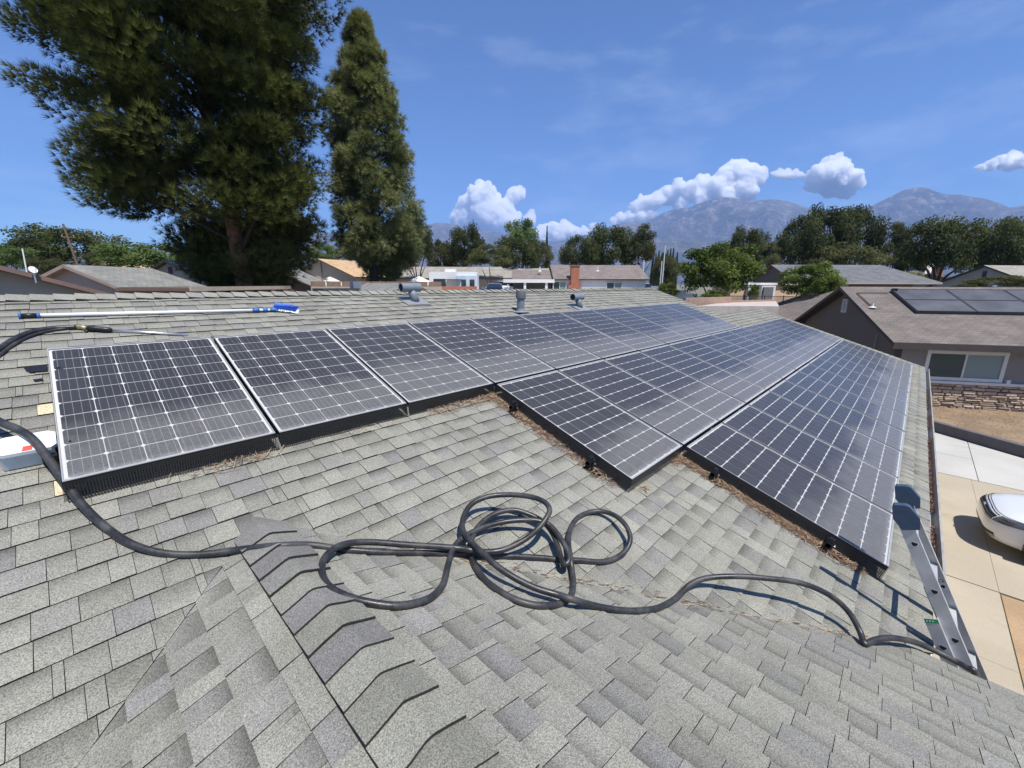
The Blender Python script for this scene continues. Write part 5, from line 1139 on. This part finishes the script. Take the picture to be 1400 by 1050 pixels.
# ------------------------------------------------------------------ trees and shrubs
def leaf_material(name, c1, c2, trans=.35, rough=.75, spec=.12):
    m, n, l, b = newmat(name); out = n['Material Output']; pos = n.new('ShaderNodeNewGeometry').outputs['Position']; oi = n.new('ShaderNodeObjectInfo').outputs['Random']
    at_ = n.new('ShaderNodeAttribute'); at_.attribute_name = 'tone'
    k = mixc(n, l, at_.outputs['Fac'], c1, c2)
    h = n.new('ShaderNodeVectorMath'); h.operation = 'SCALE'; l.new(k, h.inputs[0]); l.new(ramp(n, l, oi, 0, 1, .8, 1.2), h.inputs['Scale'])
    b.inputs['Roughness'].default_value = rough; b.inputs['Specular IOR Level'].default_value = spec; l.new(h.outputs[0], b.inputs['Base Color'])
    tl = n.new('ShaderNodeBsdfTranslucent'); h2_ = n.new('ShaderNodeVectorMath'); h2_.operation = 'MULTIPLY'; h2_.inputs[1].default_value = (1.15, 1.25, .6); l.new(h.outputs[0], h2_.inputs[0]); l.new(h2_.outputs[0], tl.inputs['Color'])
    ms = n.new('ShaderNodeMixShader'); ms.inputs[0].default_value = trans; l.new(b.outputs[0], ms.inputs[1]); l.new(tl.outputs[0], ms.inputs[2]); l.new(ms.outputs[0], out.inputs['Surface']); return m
M_OAK = leaf_material('oak_leaves', (.045, .058, .026), (.115, .130, .055)); M_OAK2 = leaf_material('oak_leaves_olive', (.062, .070, .032), (.14, .14, .068))
M_CIT = leaf_material('citrus_leaves', (.07, .105, .026), (.22, .265, .075), .4); M_LIME = leaf_material('bright_green_leaves', (.065, .105, .035), (.16, .21, .08), .4); M_PINE = leaf_material('pine_needles', (.017, .027, .009), (.175, .185, .052), .22); M_DEO = leaf_material('conifer_needles', (.048, .062, .028), (.24, .25, .115), .25)  # pine: near-black shade to sunlit-tip yellow green, put into the colour
M_BARK = mat('bark_grey', (.12, .095, .075), .95, var=.3, scale=6, bump=.6, bscale=18); M_BARKR = mat('bark_red_brown', (.17, .085, .05), .95, var=.4, scale=5, bump=.8, bscale=14); M_BARKD = mat('bark_dark', (.045, .036, .030), .95, var=.3, scale=6)
def tri_mesh(name, vs, fs, tones, mt):
    me = bpy.data.meshes.new(name); me.from_pydata(vs, [], fs); me.materials.append(mt)
    a = me.attributes.new('tone', 'FLOAT', 'FACE'); a.data.foreach_set('value', tones); me.update(); return me
def leaf_crown(seed, nclump, nleaf, size, flat=.75, clump_r=(.20, .36), core=.55, up=.5, narrow=1.2):
    """unit crown: clumps spread through an uneven ellipsoid, each a loose ball of small leaves; fits about radius 1, height 2*flat"""
    r = random.Random(seed); vs, fs, tn = [], [], []
    for c in range(nclump):
        while True:
            d = Vector((r.gauss(0, 1), r.gauss(0, 1), r.gauss(0, 1))).normalized()
            if d.z > -.75: break
        rad = r.uniform(core, .86) * (1 + .22 * noise.noise(d * 1.6 + Vector((seed, 0, 0)))); cen = Vector((d.x * rad, d.y * rad, d.z * rad * flat)); cr_ = r.uniform(*clump_r); tt = min(1, max(0, r.gauss(.45, .25)))
        for k in range(nleaf):
            o = Vector((r.gauss(0, 1), r.gauss(0, 1), r.gauss(0, 1))); o = o.normalized() * cr_ * (r.random() ** .45); o.z *= .75; p = cen + o
            nrm_ = (o.normalized() * .6 + Vector((r.gauss(0, .6), r.gauss(0, .6), r.gauss(up, .5)))).normalized(); a = nrm_.orthogonal().normalized(); a.rotate(Matrix.Rotation(r.uniform(0, 6.28), 3, nrm_)); bb_ = nrm_.cross(a); s = size * r.uniform(.6, 1.3); i = len(vs)
            vs += [tuple(p - a * s), tuple(p + bb_ * s * .45), tuple(p + a * s), tuple(p - bb_ * s * .45)]; fs.append((i, i + 1, i + 2, i + 3)); tn.append(min(1, max(0, tt + r.gauss(0, .18))))
    return vs, fs, tn
CROWNS = {}
def crown(key, mt, **kw):
    if key not in CROWNS: CROWNS[key] = tri_mesh('crown', *leaf_crown(**kw), mt)
    return CROWNS[key]
OAKS = [crown('oak%d' % i, M_OAK if i % 2 == 0 else M_OAK2, seed=31 + i, nclump=50, nleaf=250, size=.038, flat=.72 + .06 * i) for i in range(4)]
def limbs(t, h, spread, r0, seed, mt, base=0.35, n=5):
    r = random.Random(seed); b = MB(); hb = h * base
    b.tube([(0, 0, -.3), (r.uniform(-.1, .1), r.uniform(-.1, .1), hb * .5), (r.uniform(-.15, .15), 0, hb)], [r0 * 1.25, r0, r0 * .85], 8); b.build('trunk', mt, t)
    for k in range(n):
        a = 2 * math.pi * k / n + r.uniform(-.4, .4); d = spread * r.uniform(.45, .75); z1 = h * r.uniform(.62, .85); b = MB()
        b.tube([(0, 0, hb * .85), (math.cos(a) * d * .4, math.sin(a) * d * .4, hb + (z1 - hb) * .45), (math.cos(a) * d, math.sin(a) * d, z1)], [r0 * .6, r0 * .4, r0 * .14], 6); b.build('limb', mt, t)
def tree(px_, ptop, halfpx, dep_, mesh, label, name='oak_tree', cat='tree', group='trees of the neighbourhood', pbot=None, bark=None, zg=GZ, sy=1., seed=0):
    """crown top at pixel row ptop, crown bottom at pbot, half width in pixels"""
    c = at(px_, ptop, dep_); top = c.z; R_ = halfpx * dep_ / FPX; bot = at(px_, pbot, dep_).z if pbot else top - 1.6 * R_; base = Vector((c.x, c.y, zg)); t = thing(name, base, label, cat, group)
    hh = (top - bot) / 2; cz = (top + bot) / 2 - zg; o = link_mesh('crown', mesh, t, (0, 0, cz)); r = random.Random(int(px_ * 7 + seed)); o.rotation_euler = (0, 0, r.uniform(0, 6.28)); ext = max(v.co.z for v in mesh.vertices) if 'ext' not in mesh else mesh['ext']; mesh['ext'] = ext
    o.scale = (R_ * 1.0, R_ * sy, hh / (ext * .97)); limbs(t, cz + hh * .3, R_ * .8, max(.12, R_ * .075), int(px_), bark or M_BARKD, base=.45); return t
O = OAKS
tree(88, 306, 64, 48, O[0], 'broad dark tree around the leaning utility pole', pbot=372); tree(30, 326, 34, 44, O[2], 'dark green tree at the far left behind the satellite dish', pbot=374)
tree(10, 333, 30, 40, crown('lime', M_LIME, seed=60, nclump=40, nleaf=170, size=.05), 'pale green tree farthest left of the utility pole', pbot=372); tree(60, 350, 24, 38, O[1], 'low olive shrub tree behind the satellite dish', pbot=378)
tree(192, 330, 56, 36, CROWNS['lime'], 'bright green rounded tree between utility pole and pine', pbot=376); tree(140, 342, 24, 42, O[1], 'small olive tree left of the bright green rounded tree', pbot=372)
tree(437, 329, 20, 60, CROWNS['lime'], 'light green tree glimpsed between pine and narrow conifer', pbot=362); tree(468, 333, 22, 66, O[3], 'olive tree glimpsed above the tan roof', pbot=362)
tree(566, 288, 26, 44, O[2], 'dark oak close right of the narrow conifer', pbot=372, seed=2); tree(600, 326, 24, 58, O[1], 'low oak behind the solar panelled roof', pbot=376)
tree(637, 301, 25, 54, O[0], 'tall dark oak behind the motorhome', pbot=372); tree(672, 333, 34, 46, O[3], 'spreading olive oak with bare forked trunk behind the blue car', pbot=372, bark=M_BARK); tree(625, 336, 22, 60, O[1], 'olive oak between the two roofs behind the motorhome', pbot=374)
tree(713, 297, 26, 64, CROWNS['lime'], 'light green tree rising over the darker oaks behind the patio', pbot=350); tree(706, 320, 36, 56, O[0], 'dark oak under the light green tree', pbot=376); tree(738, 330, 22, 60, O[1], 'olive oak behind the brick chimney roof', pbot=372)
tree(790, 322, 30, 66, O[2], 'left oak of the three behind the brown roof', pbot=376); tree(838, 303, 42, 68, O[0], 'middle and largest oak of the three behind the brown roof', pbot=378); tree(878, 305, 24, 66, O[3], 'right oak of the three behind the brown roof', pbot=372)
tree(912, 345, 20, 62, O[1], 'olive tree behind the tallest pale pole', pbot=392)
tree(1025, 306, 28, 62, O[0], 'dark oak rising behind the citrus tree', pbot=372); tree(1050, 330, 22, 60, O[3], 'olive oak left of the tall dark oaks', pbot=378)
tree(1096, 296, 34, 60, O[2], 'left of the tall dark oaks over the dark grey roof', pbot=378); tree(1138, 274, 40, 62, O[0], 'tallest dark oak with two crowns over the dark grey roof', pbot=372); tree(1183, 277, 32, 62, O[2], 'right tall dark oak over the dark grey roof', pbot=372, seed=4)
tree(1222, 304, 30, 64, O[3], 'olive oak over the right end of the dark grey roof', pbot=380); tree(1160, 330, 44, 56, O[1], 'lower olive oak standing close behind the dark grey roof', pbot=382); tree(1256, 330, 26, 66, O[0], 'dark oak behind the white board', pbot=382)
tree(1303, 289, 48, 52, O[0], 'large dark oak with leaning trunk left of the tan gable', pbot=380, seed=1); tree(1350, 320, 34, 60, O[2], 'dark oak behind the peak of the tan gable', pbot=380); tree(1398, 293, 40, 54, O[2], 'dark oak behind the right part of the tan roof', pbot=382, seed=3); tree(1450, 300, 48, 56, O[0], 'dark oak beyond the tan roof farthest from the driveway', pbot=384)
# near leafy trees
CIT = crown('cit', M_CIT, seed=77, nclump=70, nleaf=190, size=.040, flat=.8, clump_r=(.16, .30), core=.5)
tree(985, 331, 60, 30, CIT, 'round bright green citrus tree behind the block wall', name='citrus_tree', pbot=408, bark=M_BARK); tree(1116, 357, 42, 30, CIT, 'small leafy tree above the neighbouring gable roof', name='leafy_tree', pbot=412, bark=M_BARK)
tree(913, 386, 17, 34, CIT, 'small green shrub at the end of the white wall', name='shrub', cat='shrub', pbot=410); tree(976, 396, 18, 28, CIT, 'low shrub under the citrus tree', name='shrub', cat='shrub', pbot=412); tree(1032, 388, 8, 32, CIT, 'upright shrub beside the grey door', name='shrub', cat='shrub', pbot=416)
tree(1375, 376, 40, 34, O[1], 'olive hedge in front of the tan gable', name='hedge', cat='hedge', pbot=394); tree(1322, 388, 14, 34, O[1], 'low hedge at the foot of the tan gable', name='hedge', cat='hedge', pbot=396)
tree(1250, 370, 13, 46, crown('yel', leaf_material('yellow_fronds', (.32, .24, .07), (.50, .40, .16)), seed=91, nclump=30, nleaf=60, size=.10), 'yellowing palm like plant by the white roof', name='palm_plant', cat='plant', pbot=392)
# distant cypresses
CYP = {}
def cypress(px_, ptop, dep_, w):
    a = at(px_, ptop, dep_); h = a.z - GZ; t = thing('cypress_tree', (a.x, a.y, GZ), 'thin dark cypress in the distant row behind the pale poles', 'tree', 'distant cypress row')
    if 'm' not in CYP:
        r = random.Random(4); vs, fs, tn = [], [], []
        for k in range(900):
            z = r.random(); rr_ = (1 - z) ** .7 * min(1, z * 9 + .2) * r.uniform(.6, 1.05); an = r.uniform(0, 6.28); p = Vector((rr_ * math.cos(an), rr_ * math.sin(an), z)); d1 = Vector((math.cos(an) * .2, math.sin(an) * .2, .03)); s1 = Vector((-math.sin(an) * .16, math.cos(an) * .16, 0)); i = len(vs)
            vs += [tuple(p - s1), tuple(p + s1), tuple(p + d1 + Vector((0, 0, .03)))]; fs.append((i, i + 1, i + 2)); tn.append(r.random() * .6)
        CYP['m'] = tri_mesh('crown', vs, fs, tn, M_OAK)
    o = link_mesh('crown', CYP['m'], t); o.scale = (w, w, h)
    b = MB(); b.tube([(0, 0, 0), (0, 0, h * .3)], .12, 6); b.build('trunk', M_BARKD, t)
for i, (px_, pt) in enumerate(((893, 352), (897, 350), (901, 346), (906, 348), (913, 345), (917, 343), (921, 342), (926, 348))): cypress(px_, pt, 120, .8)
for px_, pt in ((748, 314),): 
    a = at(px_, pt, 90); t = thing('cypress_tree', (a.x, a.y, GZ), 'slender dark conifer tip behind the brown roof ridge', 'tree', 'trees of the neighbourhood'); o = link_mesh('crown', CYP['m'], t); o.scale = (.55, .55, a.z - GZ); b = MB(); b.tube([(0, 0, 0), (0, 0, 3)], .15, 6); b.build('trunk', M_BARKD, t)

# ------------------------------------------------------------------ the two big conifers
def needle_tree(name, label, dep_, prof, tr, mt, bark, seed, nb, tufts, nd, nlen, nwid, droop, zsq, rtrunk, clump, tone_bias, core=.35, depth_f=.85, back=345, zpow=1.05):
    """prof: (pixel row, left edge, right edge) of the crown outline; boughs end near that outline, each a brush of needle tufts"""
    r = random.Random(seed); tb = at(tr[0], tr[1], dep_); base = Vector((tb.x, tb.y, GZ)); t = thing(name, base, label, 'tree')
    rx = Vector((RIGHT.x, RIGHT.y, 0)).normalized(); fy = Vector((FWD.x, FWD.y, 0)).normalized()
    def hit(px_, py_):                                       # lateral offset and height in the upright plane through the trunk
        d_ = FWD + RIGHT * ((px_ - 700) / FPX) + DOWN * ((py_ - 525) / FPX); p_ = CAM + d_ * ((base - CAM).dot(fy) / d_.dot(fy)) - base; return p_.dot(rx), p_.z
    E_ = [(hit(p[1], p[0]), hit(p[2], p[0])) for p in prof]; zs_ = [(a_[1] + b_[1]) / 2 for a_, b_ in E_]
    def env(z):
        for i in range(len(prof) - 1):
            if zs_[i] >= z >= zs_[i + 1]:
                f = (zs_[i] - z) / (zs_[i] - zs_[i + 1]); return E_[i][0][0] + (E_[i + 1][0][0] - E_[i][0][0]) * f, E_[i][1][0] + (E_[i + 1][1][0] - E_[i][1][0]) * f
        return E_[-1][0][0], E_[-1][1][0]
    top, bot = zs_[0], zs_[-1]; tx = lambda z: (sum(env(max(bot, min(top, z)))) / 2) * max(0, min(1, (z - bot * .6) / (top - bot))) * .8
    path = [Vector((0, 0, -.4))] + [rx * tx(z) + UP * z for z in [bot * .5, bot, bot + (top - bot) * .25, bot + (top - bot) * .5, bot + (top - bot) * .75, top * .97]]
    b = MB(); b.tube(path, [rtrunk * q for q in (1.25, 1.05, .95, .75, .52, .3, .08)], 12); b.build('trunk', bark, t, smooth=True)
    vs, fs, tn = [], [], []; lm = MB(); zback = hit(tr[0], back)[1]
    for k in range(nb):
        z = bot + (top - bot) * (r.random() ** zpow); l_, r_ = env(z); cx, hw = (l_ + r_) / 2, (r_ - l_) / 2; an = r.uniform(0, 2 * math.pi) if z > zback else r.uniform(.25, 2.9)
        q = r.uniform(core, 1.0) ** .6; cr_ = clump * r.uniform(.65, 1.3) * (.55 + .45 * min(1, hw / 4)); lim = max(.05, 1 - cr_ * .95 / max(hw, .3)) * r.uniform(.92, 1.05)
        dx, dy = math.cos(an) * hw * q * lim, math.sin(an) * hw * q * lim * depth_f; cen = rx * (cx + dx) + fy * dy + UP * z
        out = (rx * dx + fy * dy); out = out.normalized() if out.length > .05 else rx.copy(); st_ = rx * tx(z - hw * .35) + UP * max(bot * .8, z - hw * .35)
        if r.random() < .3: lm.tube([st_, st_ * .45 + cen * .55 + UP * .15 * hw * .3, cen], [.09, .06, .025], 5)
        tt = r.gauss(tone_bias, .2); side = out.cross(UP)
        for j in range(tufts):
            o = Vector((r.gauss(0, 1), r.gauss(0, 1), r.gauss(0, 1))).normalized() * (r.random() ** .4); p = cen + out * o.x * cr_ * 1.15 + side * o.y * cr_ * .9 + UP * o.z * cr_ * zsq
            axis = (out * .55 + UP * (.55 - droop) + (out * o.x + side * o.y + UP * o.z) * .9).normalized(); tj = tt + .30 * o.z + .12 * o.x + r.gauss(0, .08); a = axis.orthogonal().normalized(); bx = axis.cross(a); ph = r.uniform(0, 6.28)  # bough tops and tips painted lighter, undersides darker, as sunlight would fall
            for m in range(nd):
                ang = ph + 6.283 * m / nd; sp = r.uniform(.25, .95); d = (axis + (a * math.cos(ang) + bx * math.sin(ang)) * sp); d.z -= droop * .5; d.normalize(); L = nlen * r.uniform(.7, 1.25); w = d.cross(Vector((r.gauss(0, 1), r.gauss(0, 1), r.gauss(0, 1)))).normalized() * nwid; i = len(vs); q0 = p + d * L * .08
                vs += [tuple(q0 - w), tuple(q0 + w), tuple(p + d * L)]; fs.append((i, i + 1, i + 2)); tn.append(min(1, max(0, tj)))
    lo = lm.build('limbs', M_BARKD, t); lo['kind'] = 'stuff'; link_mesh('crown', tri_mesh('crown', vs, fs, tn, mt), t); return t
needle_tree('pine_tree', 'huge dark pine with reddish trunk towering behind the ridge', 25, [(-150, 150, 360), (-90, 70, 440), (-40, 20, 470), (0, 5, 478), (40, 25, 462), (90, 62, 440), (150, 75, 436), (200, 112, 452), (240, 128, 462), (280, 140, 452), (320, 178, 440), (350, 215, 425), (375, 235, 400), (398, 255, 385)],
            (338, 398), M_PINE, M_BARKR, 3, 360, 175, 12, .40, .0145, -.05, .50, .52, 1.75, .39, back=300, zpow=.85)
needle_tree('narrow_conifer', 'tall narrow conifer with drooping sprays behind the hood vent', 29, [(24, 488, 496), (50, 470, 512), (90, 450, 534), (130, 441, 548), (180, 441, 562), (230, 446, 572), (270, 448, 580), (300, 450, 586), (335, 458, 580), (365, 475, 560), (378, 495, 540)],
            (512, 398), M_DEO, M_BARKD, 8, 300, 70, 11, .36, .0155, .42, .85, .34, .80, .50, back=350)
# ------------------------------------------------------------------ mountains, clouds, haze
def mountain_material():
    m, n, l, b = newmat('mountain_chaparral'); geo = n.new('ShaderNodeNewGeometry'); pos = geo.outputs['Position']
    a = noisen(n, l, pos, .0022, 6, .62); c = noisen(n, l, pos, .009, 5, .65); sp = n.new('ShaderNodeSeparateXYZ'); l.new(pos, sp.inputs[0])
    k = mixc(n, l, ramp(n, l, a, .38, .62), (.035, .042, .026), (.10, .088, .068)); hi = ramp(n, l, sp.outputs[2], 500, 1500)
    k = mixc(n, l, mathn(n, l, 'MULTIPLY', ramp(n, l, c, .50, .62), mathn(n, l, 'ADD', .22, mathn(n, l, 'MULTIPLY', hi, .38))), k, (.36, .31, .26))
    l.new(k, b.inputs['Base Color']); b.inputs['Roughness'].default_value = 1
    bp = n.new('ShaderNodeBump'); bp.inputs['Strength'].default_value = 1; bp.inputs['Distance'].default_value = 140; rn = noisen(n, l, pos, .0042, 7, .68); l.new(rn, bp.inputs['Height']); l.new(bp.outputs[0], b.inputs['Normal']); return m
M_MTN = mountain_material()
def ridge_strip(name, sky_pts, D, depth, seed, rough, label_kind='structure', nx=220, ny=36, base=GZ - 1):
    vs, fs = [], []; x0, x1 = sky_pts[0][0], sky_pts[-1][0]
    for i in range(nx + 1):
        px_ = x0 + (x1 - x0) * i / nx
        for k in range(len(sky_pts) - 1):
            if sky_pts[k][0] <= px_ <= sky_pts[k + 1][0]: f = (px_ - sky_pts[k][0]) / (sky_pts[k + 1][0] - sky_pts[k][0]); py_ = sky_pts[k][1] + (sky_pts[k + 1][1] - sky_pts[k][1]) * f
        ln_ = math.hypot(1, (px_ - 700) / FPX, (py_ - 525) / FPX); crest = at(px_, py_, D / ln_); dirn = Vector((crest.x - CAM.x, crest.y - CAM.y, 0)); H = crest.z
        for j in range(ny + 1):
            g = j / ny; fr = 1 - depth + depth * g if g <= .82 else 1 - depth + depth * g; p = Vector((CAM.x, CAM.y, 0)) + dirn * (fr + depth * .18)
            gg = g / .82; prof = (gg ** 1.35) if gg <= 1 else max(0, 1 - (gg - 1) * 1.8)
            nz_ = 0; amp = 1; fq = .0009
            for o_ in range(6): nz_ += amp * (1 - 2 * abs(noise.noise(Vector((p.x * fq, p.y * fq, seed + o_ * 3.1))))); amp *= .52; fq *= 2.05
            w = min(1, gg) * (1 - min(1, gg)) * 2.6 + .010 * min(1, gg)
            z = base + (H - base) * max(0, min(prof + rough * (nz_ - .35) * w, .50 + .50 * min(1, gg) if gg < 1 else 9))
            vs.append((p.x, p.y, z))
    for i in range(nx):
        for j in range(ny): fs.append((i * (ny + 1) + j, (i + 1) * (ny + 1) + j, (i + 1) * (ny + 1) + j + 1, i * (ny + 1) + j + 1))
    me = bpy.data.meshes.new(name); me.from_pydata(vs, [], fs); me.materials.append(M_MTN); me.polygons.foreach_set('use_smooth', [True] * len(fs)); me.update(); o = link_mesh(name, me); o['kind'] = 'structure'; return o
SKY1 = [(-500, 370), (-200, 352), (100, 345), (300, 338), (420, 322), (440, 320), (500, 318), (560, 312), (590, 306), (599, 304), (612, 305), (640, 311), (660, 315), (690, 319), (736, 327), (761, 330), (800, 322), (847, 305), (861, 303), (877, 304), (891, 300), (907, 290.5), (923, 285), (942, 283.7), (958, 277), (972, 273), (988, 269.6), (1005, 269.6), (1016, 273), (1037, 274), (1059, 272), (1073, 274), (1092, 280), (1105, 284), (1150, 291), (1180, 297), (1230, 305), (1300, 315), (1420, 330), (1600, 345), (1900, 365)]
ridge_strip('mountain_range', SKY1, 8600, .30, 2.7, .46, nx=420, ny=60)
SKY2 = [(1040, 330), (1100, 305), (1150, 292), (1194, 280), (1217, 268.6), (1237, 258.6), (1251, 255.7), (1266, 255.7), (1280, 261.4), (1294, 265.7), (1308, 265), (1328, 268.6), (1348, 271.4), (1366, 277), (1380, 283.7), (1400, 281), (1440, 276), (1500, 284), (1580, 296), (1700, 318), (1900, 352)]
ridge_strip('mountain_peak', SKY2, 8900, .28, 9.3, .42, nx=260, ny=56)
SKY3 = [(-200, 380), (300, 366), (500, 352), (640, 345), (760, 342), (840, 334), (900, 327), (1000, 329), (1100, 334), (1250, 340), (1400, 346), (1700, 368)]
ridge_strip('foothills', SKY3, 5600, .25, 5.1, .22, nx=200, ny=20)
# cumulus: heaps of overlapping puffs, three sizes
def cloud_material():
    m = bpy.data.materials.new('cumulus_vapour'); m.use_nodes = True; n, l = m.node_tree.nodes, m.node_tree.links; n.clear()
    o_ = n.new('ShaderNodeOutputMaterial'); v_ = n.new('ShaderNodeVolumePrincipled'); v_.inputs['Color'].default_value = (.995, .995, .995, 1); v_.inputs['Density'].default_value = .011; v_.inputs['Anisotropy'].default_value = .25
    l.new(v_.outputs[0], o_.inputs['Volume']); return m
M_CLD = cloud_material()
ico = bmesh.new(); bmesh.ops.create_icosphere(ico, subdivisions=3, radius=1); ICV = [v.co.copy() for v in ico.verts]; ICF = [[v.index for v in f.verts] for f in ico.faces]; ico.free()
def cloud(label, blobs, D, seed, flat=None):
    """blobs: (pixel x, pixel y, radius in pixels)"""
    r = random.Random(seed); mpp = D / FPX; balls = []
    for (x, y, rad) in blobs:
        balls.append((at(x, y, D + r.uniform(-1, 1) * rad * mpp * .5), rad * mpp))
    base = list(balls)
    for (c, R0) in base:
        for k in range(16):
            d = Vector((r.gauss(0, 1), r.gauss(0, 1), r.gauss(.35, .9))).normalized(); R1_ = R0 * r.uniform(.22, .46); c1 = c + d * R0 * r.uniform(.74, .98); balls.append((c1, R1_))
    vs, fs = [], []; c0 = base[0][0]
    for (c, R0) in balls:
        i = len(vs); vs += [tuple(c - c0 + v * R0) for v in ICV]; fs += [[a + i for a in f] for f in ICF]
    me = bpy.data.meshes.new('cloud'); me.from_pydata(vs, [], fs); me.materials.append(M_CLD); me.update(); o = link_mesh('cloud', me, None, c0)
    vox = 1.0 * mpp; rm = o.modifiers.new('remesh', 'REMESH'); rm.mode = 'VOXEL'; rm.voxel_size = vox; rm.use_smooth_shade = True
    sm_ = o.modifiers.new('smooth', 'SMOOTH'); sm_.factor = .5; sm_.iterations = 1
    for (sc, st_) in ((9, 5.0), (3.6, 3.8), (1.7, 2.2)):
        tx_ = bpy.data.textures.new('billow', 'CLOUDS'); tx_.noise_scale = sc * mpp; tx_.noise_depth = 2; tx_.noise_basis = 'BLENDER_ORIGINAL'
        dm = o.modifiers.new('billow', 'DISPLACE'); dm.texture = tx_; dm.strength = st_ * mpp; dm.mid_level = .5; dm.texture_coords = 'LOCAL'
    tag(o, label, 'cloud', 'cumulus clouds over the mountains'); return o
DC = 26000
cloud('tall heaped cumulus above the left mountain slope', [(662, 272, 20), (645, 285, 20), (632, 297, 15), (668, 295, 24), (690, 290, 16), (703, 268, 11), (712, 262, 7), (650, 305, 18), (684, 308, 18), (700, 302, 12), (625, 305, 10), (724, 300, 8), (727, 292, 4.5)], DC, 1)
cloud('low flat bank of cloud behind the brown roof oaks', [(742, 318, 11), (757, 316, 12), (772, 315, 11), (785, 318, 9), (800, 317, 7), (812, 310, 6), (735, 325, 9), (765, 326, 11)], DC, 2)
cloud('long cumulus bank climbing behind the mountain ridge', [(1022, 242, 18), (1016, 266, 17), (996, 270, 14), (1002, 236, 16), (990, 246, 15), (1018, 258, 16), (975, 258, 15), (958, 252, 12), (943, 262, 13), (928, 256, 10), (912, 268, 12), (895, 275, 12), (880, 278, 10), (870, 282, 8), (1003, 264, 14), (960, 272, 12), (930, 280, 10), (848, 298, 7), (860, 297, 7), (875, 296, 8), (890, 294, 7), (838, 302, 5)], DC, 3)
cloud('single rounded cumulus right of the long bank', [(1143, 238, 19), (1125, 240, 16), (1138, 228, 13), (1160, 245, 14), (1172, 251, 9), (1115, 252, 11), (1135, 256, 14), (1155, 260, 11), (1112, 240, 9)], DC, 4)
cloud('small thin cloud left of the rounded cumulus', [(1066, 238, 6), (1076, 239, 7), (1086, 238, 6), (1095, 238, 4), (1058, 238, 4)], DC, 5)
cloud('flat cloud at the right over the high peak', [(1385, 217, 9), (1370, 221, 9), (1355, 225, 7), (1342, 229, 5), (1395, 222, 9), (1412, 220, 10), (1380, 228, 6), (1430, 222, 9)], DC, 6)
# the air
b = MB(); b.bb(-9500, 9500, -9500, 9500, GZ - 1.2, 2150)
hz = b.build('haze', [bpy.data.materials.new('haze_air')]); tag(hz, kind='stuff'); hz['label'] = 'pale blue summer haze filling the valley air'
hm = hz.data.materials[0]; hm.use_nodes = True; hm.node_tree.nodes.clear(); ho = hm.node_tree.nodes.new('ShaderNodeOutputMaterial'); pv = hm.node_tree.nodes.new('ShaderNodeVolumePrincipled')
pv.inputs['Color'].default_value = (.38, .57, 1.0, 1); pv.inputs['Density'].default_value = 8.0e-5; pv.inputs['Anisotropy'].default_value = 0.0
hm.node_tree.links.new(pv.outputs[0], ho.inputs['Volume'])
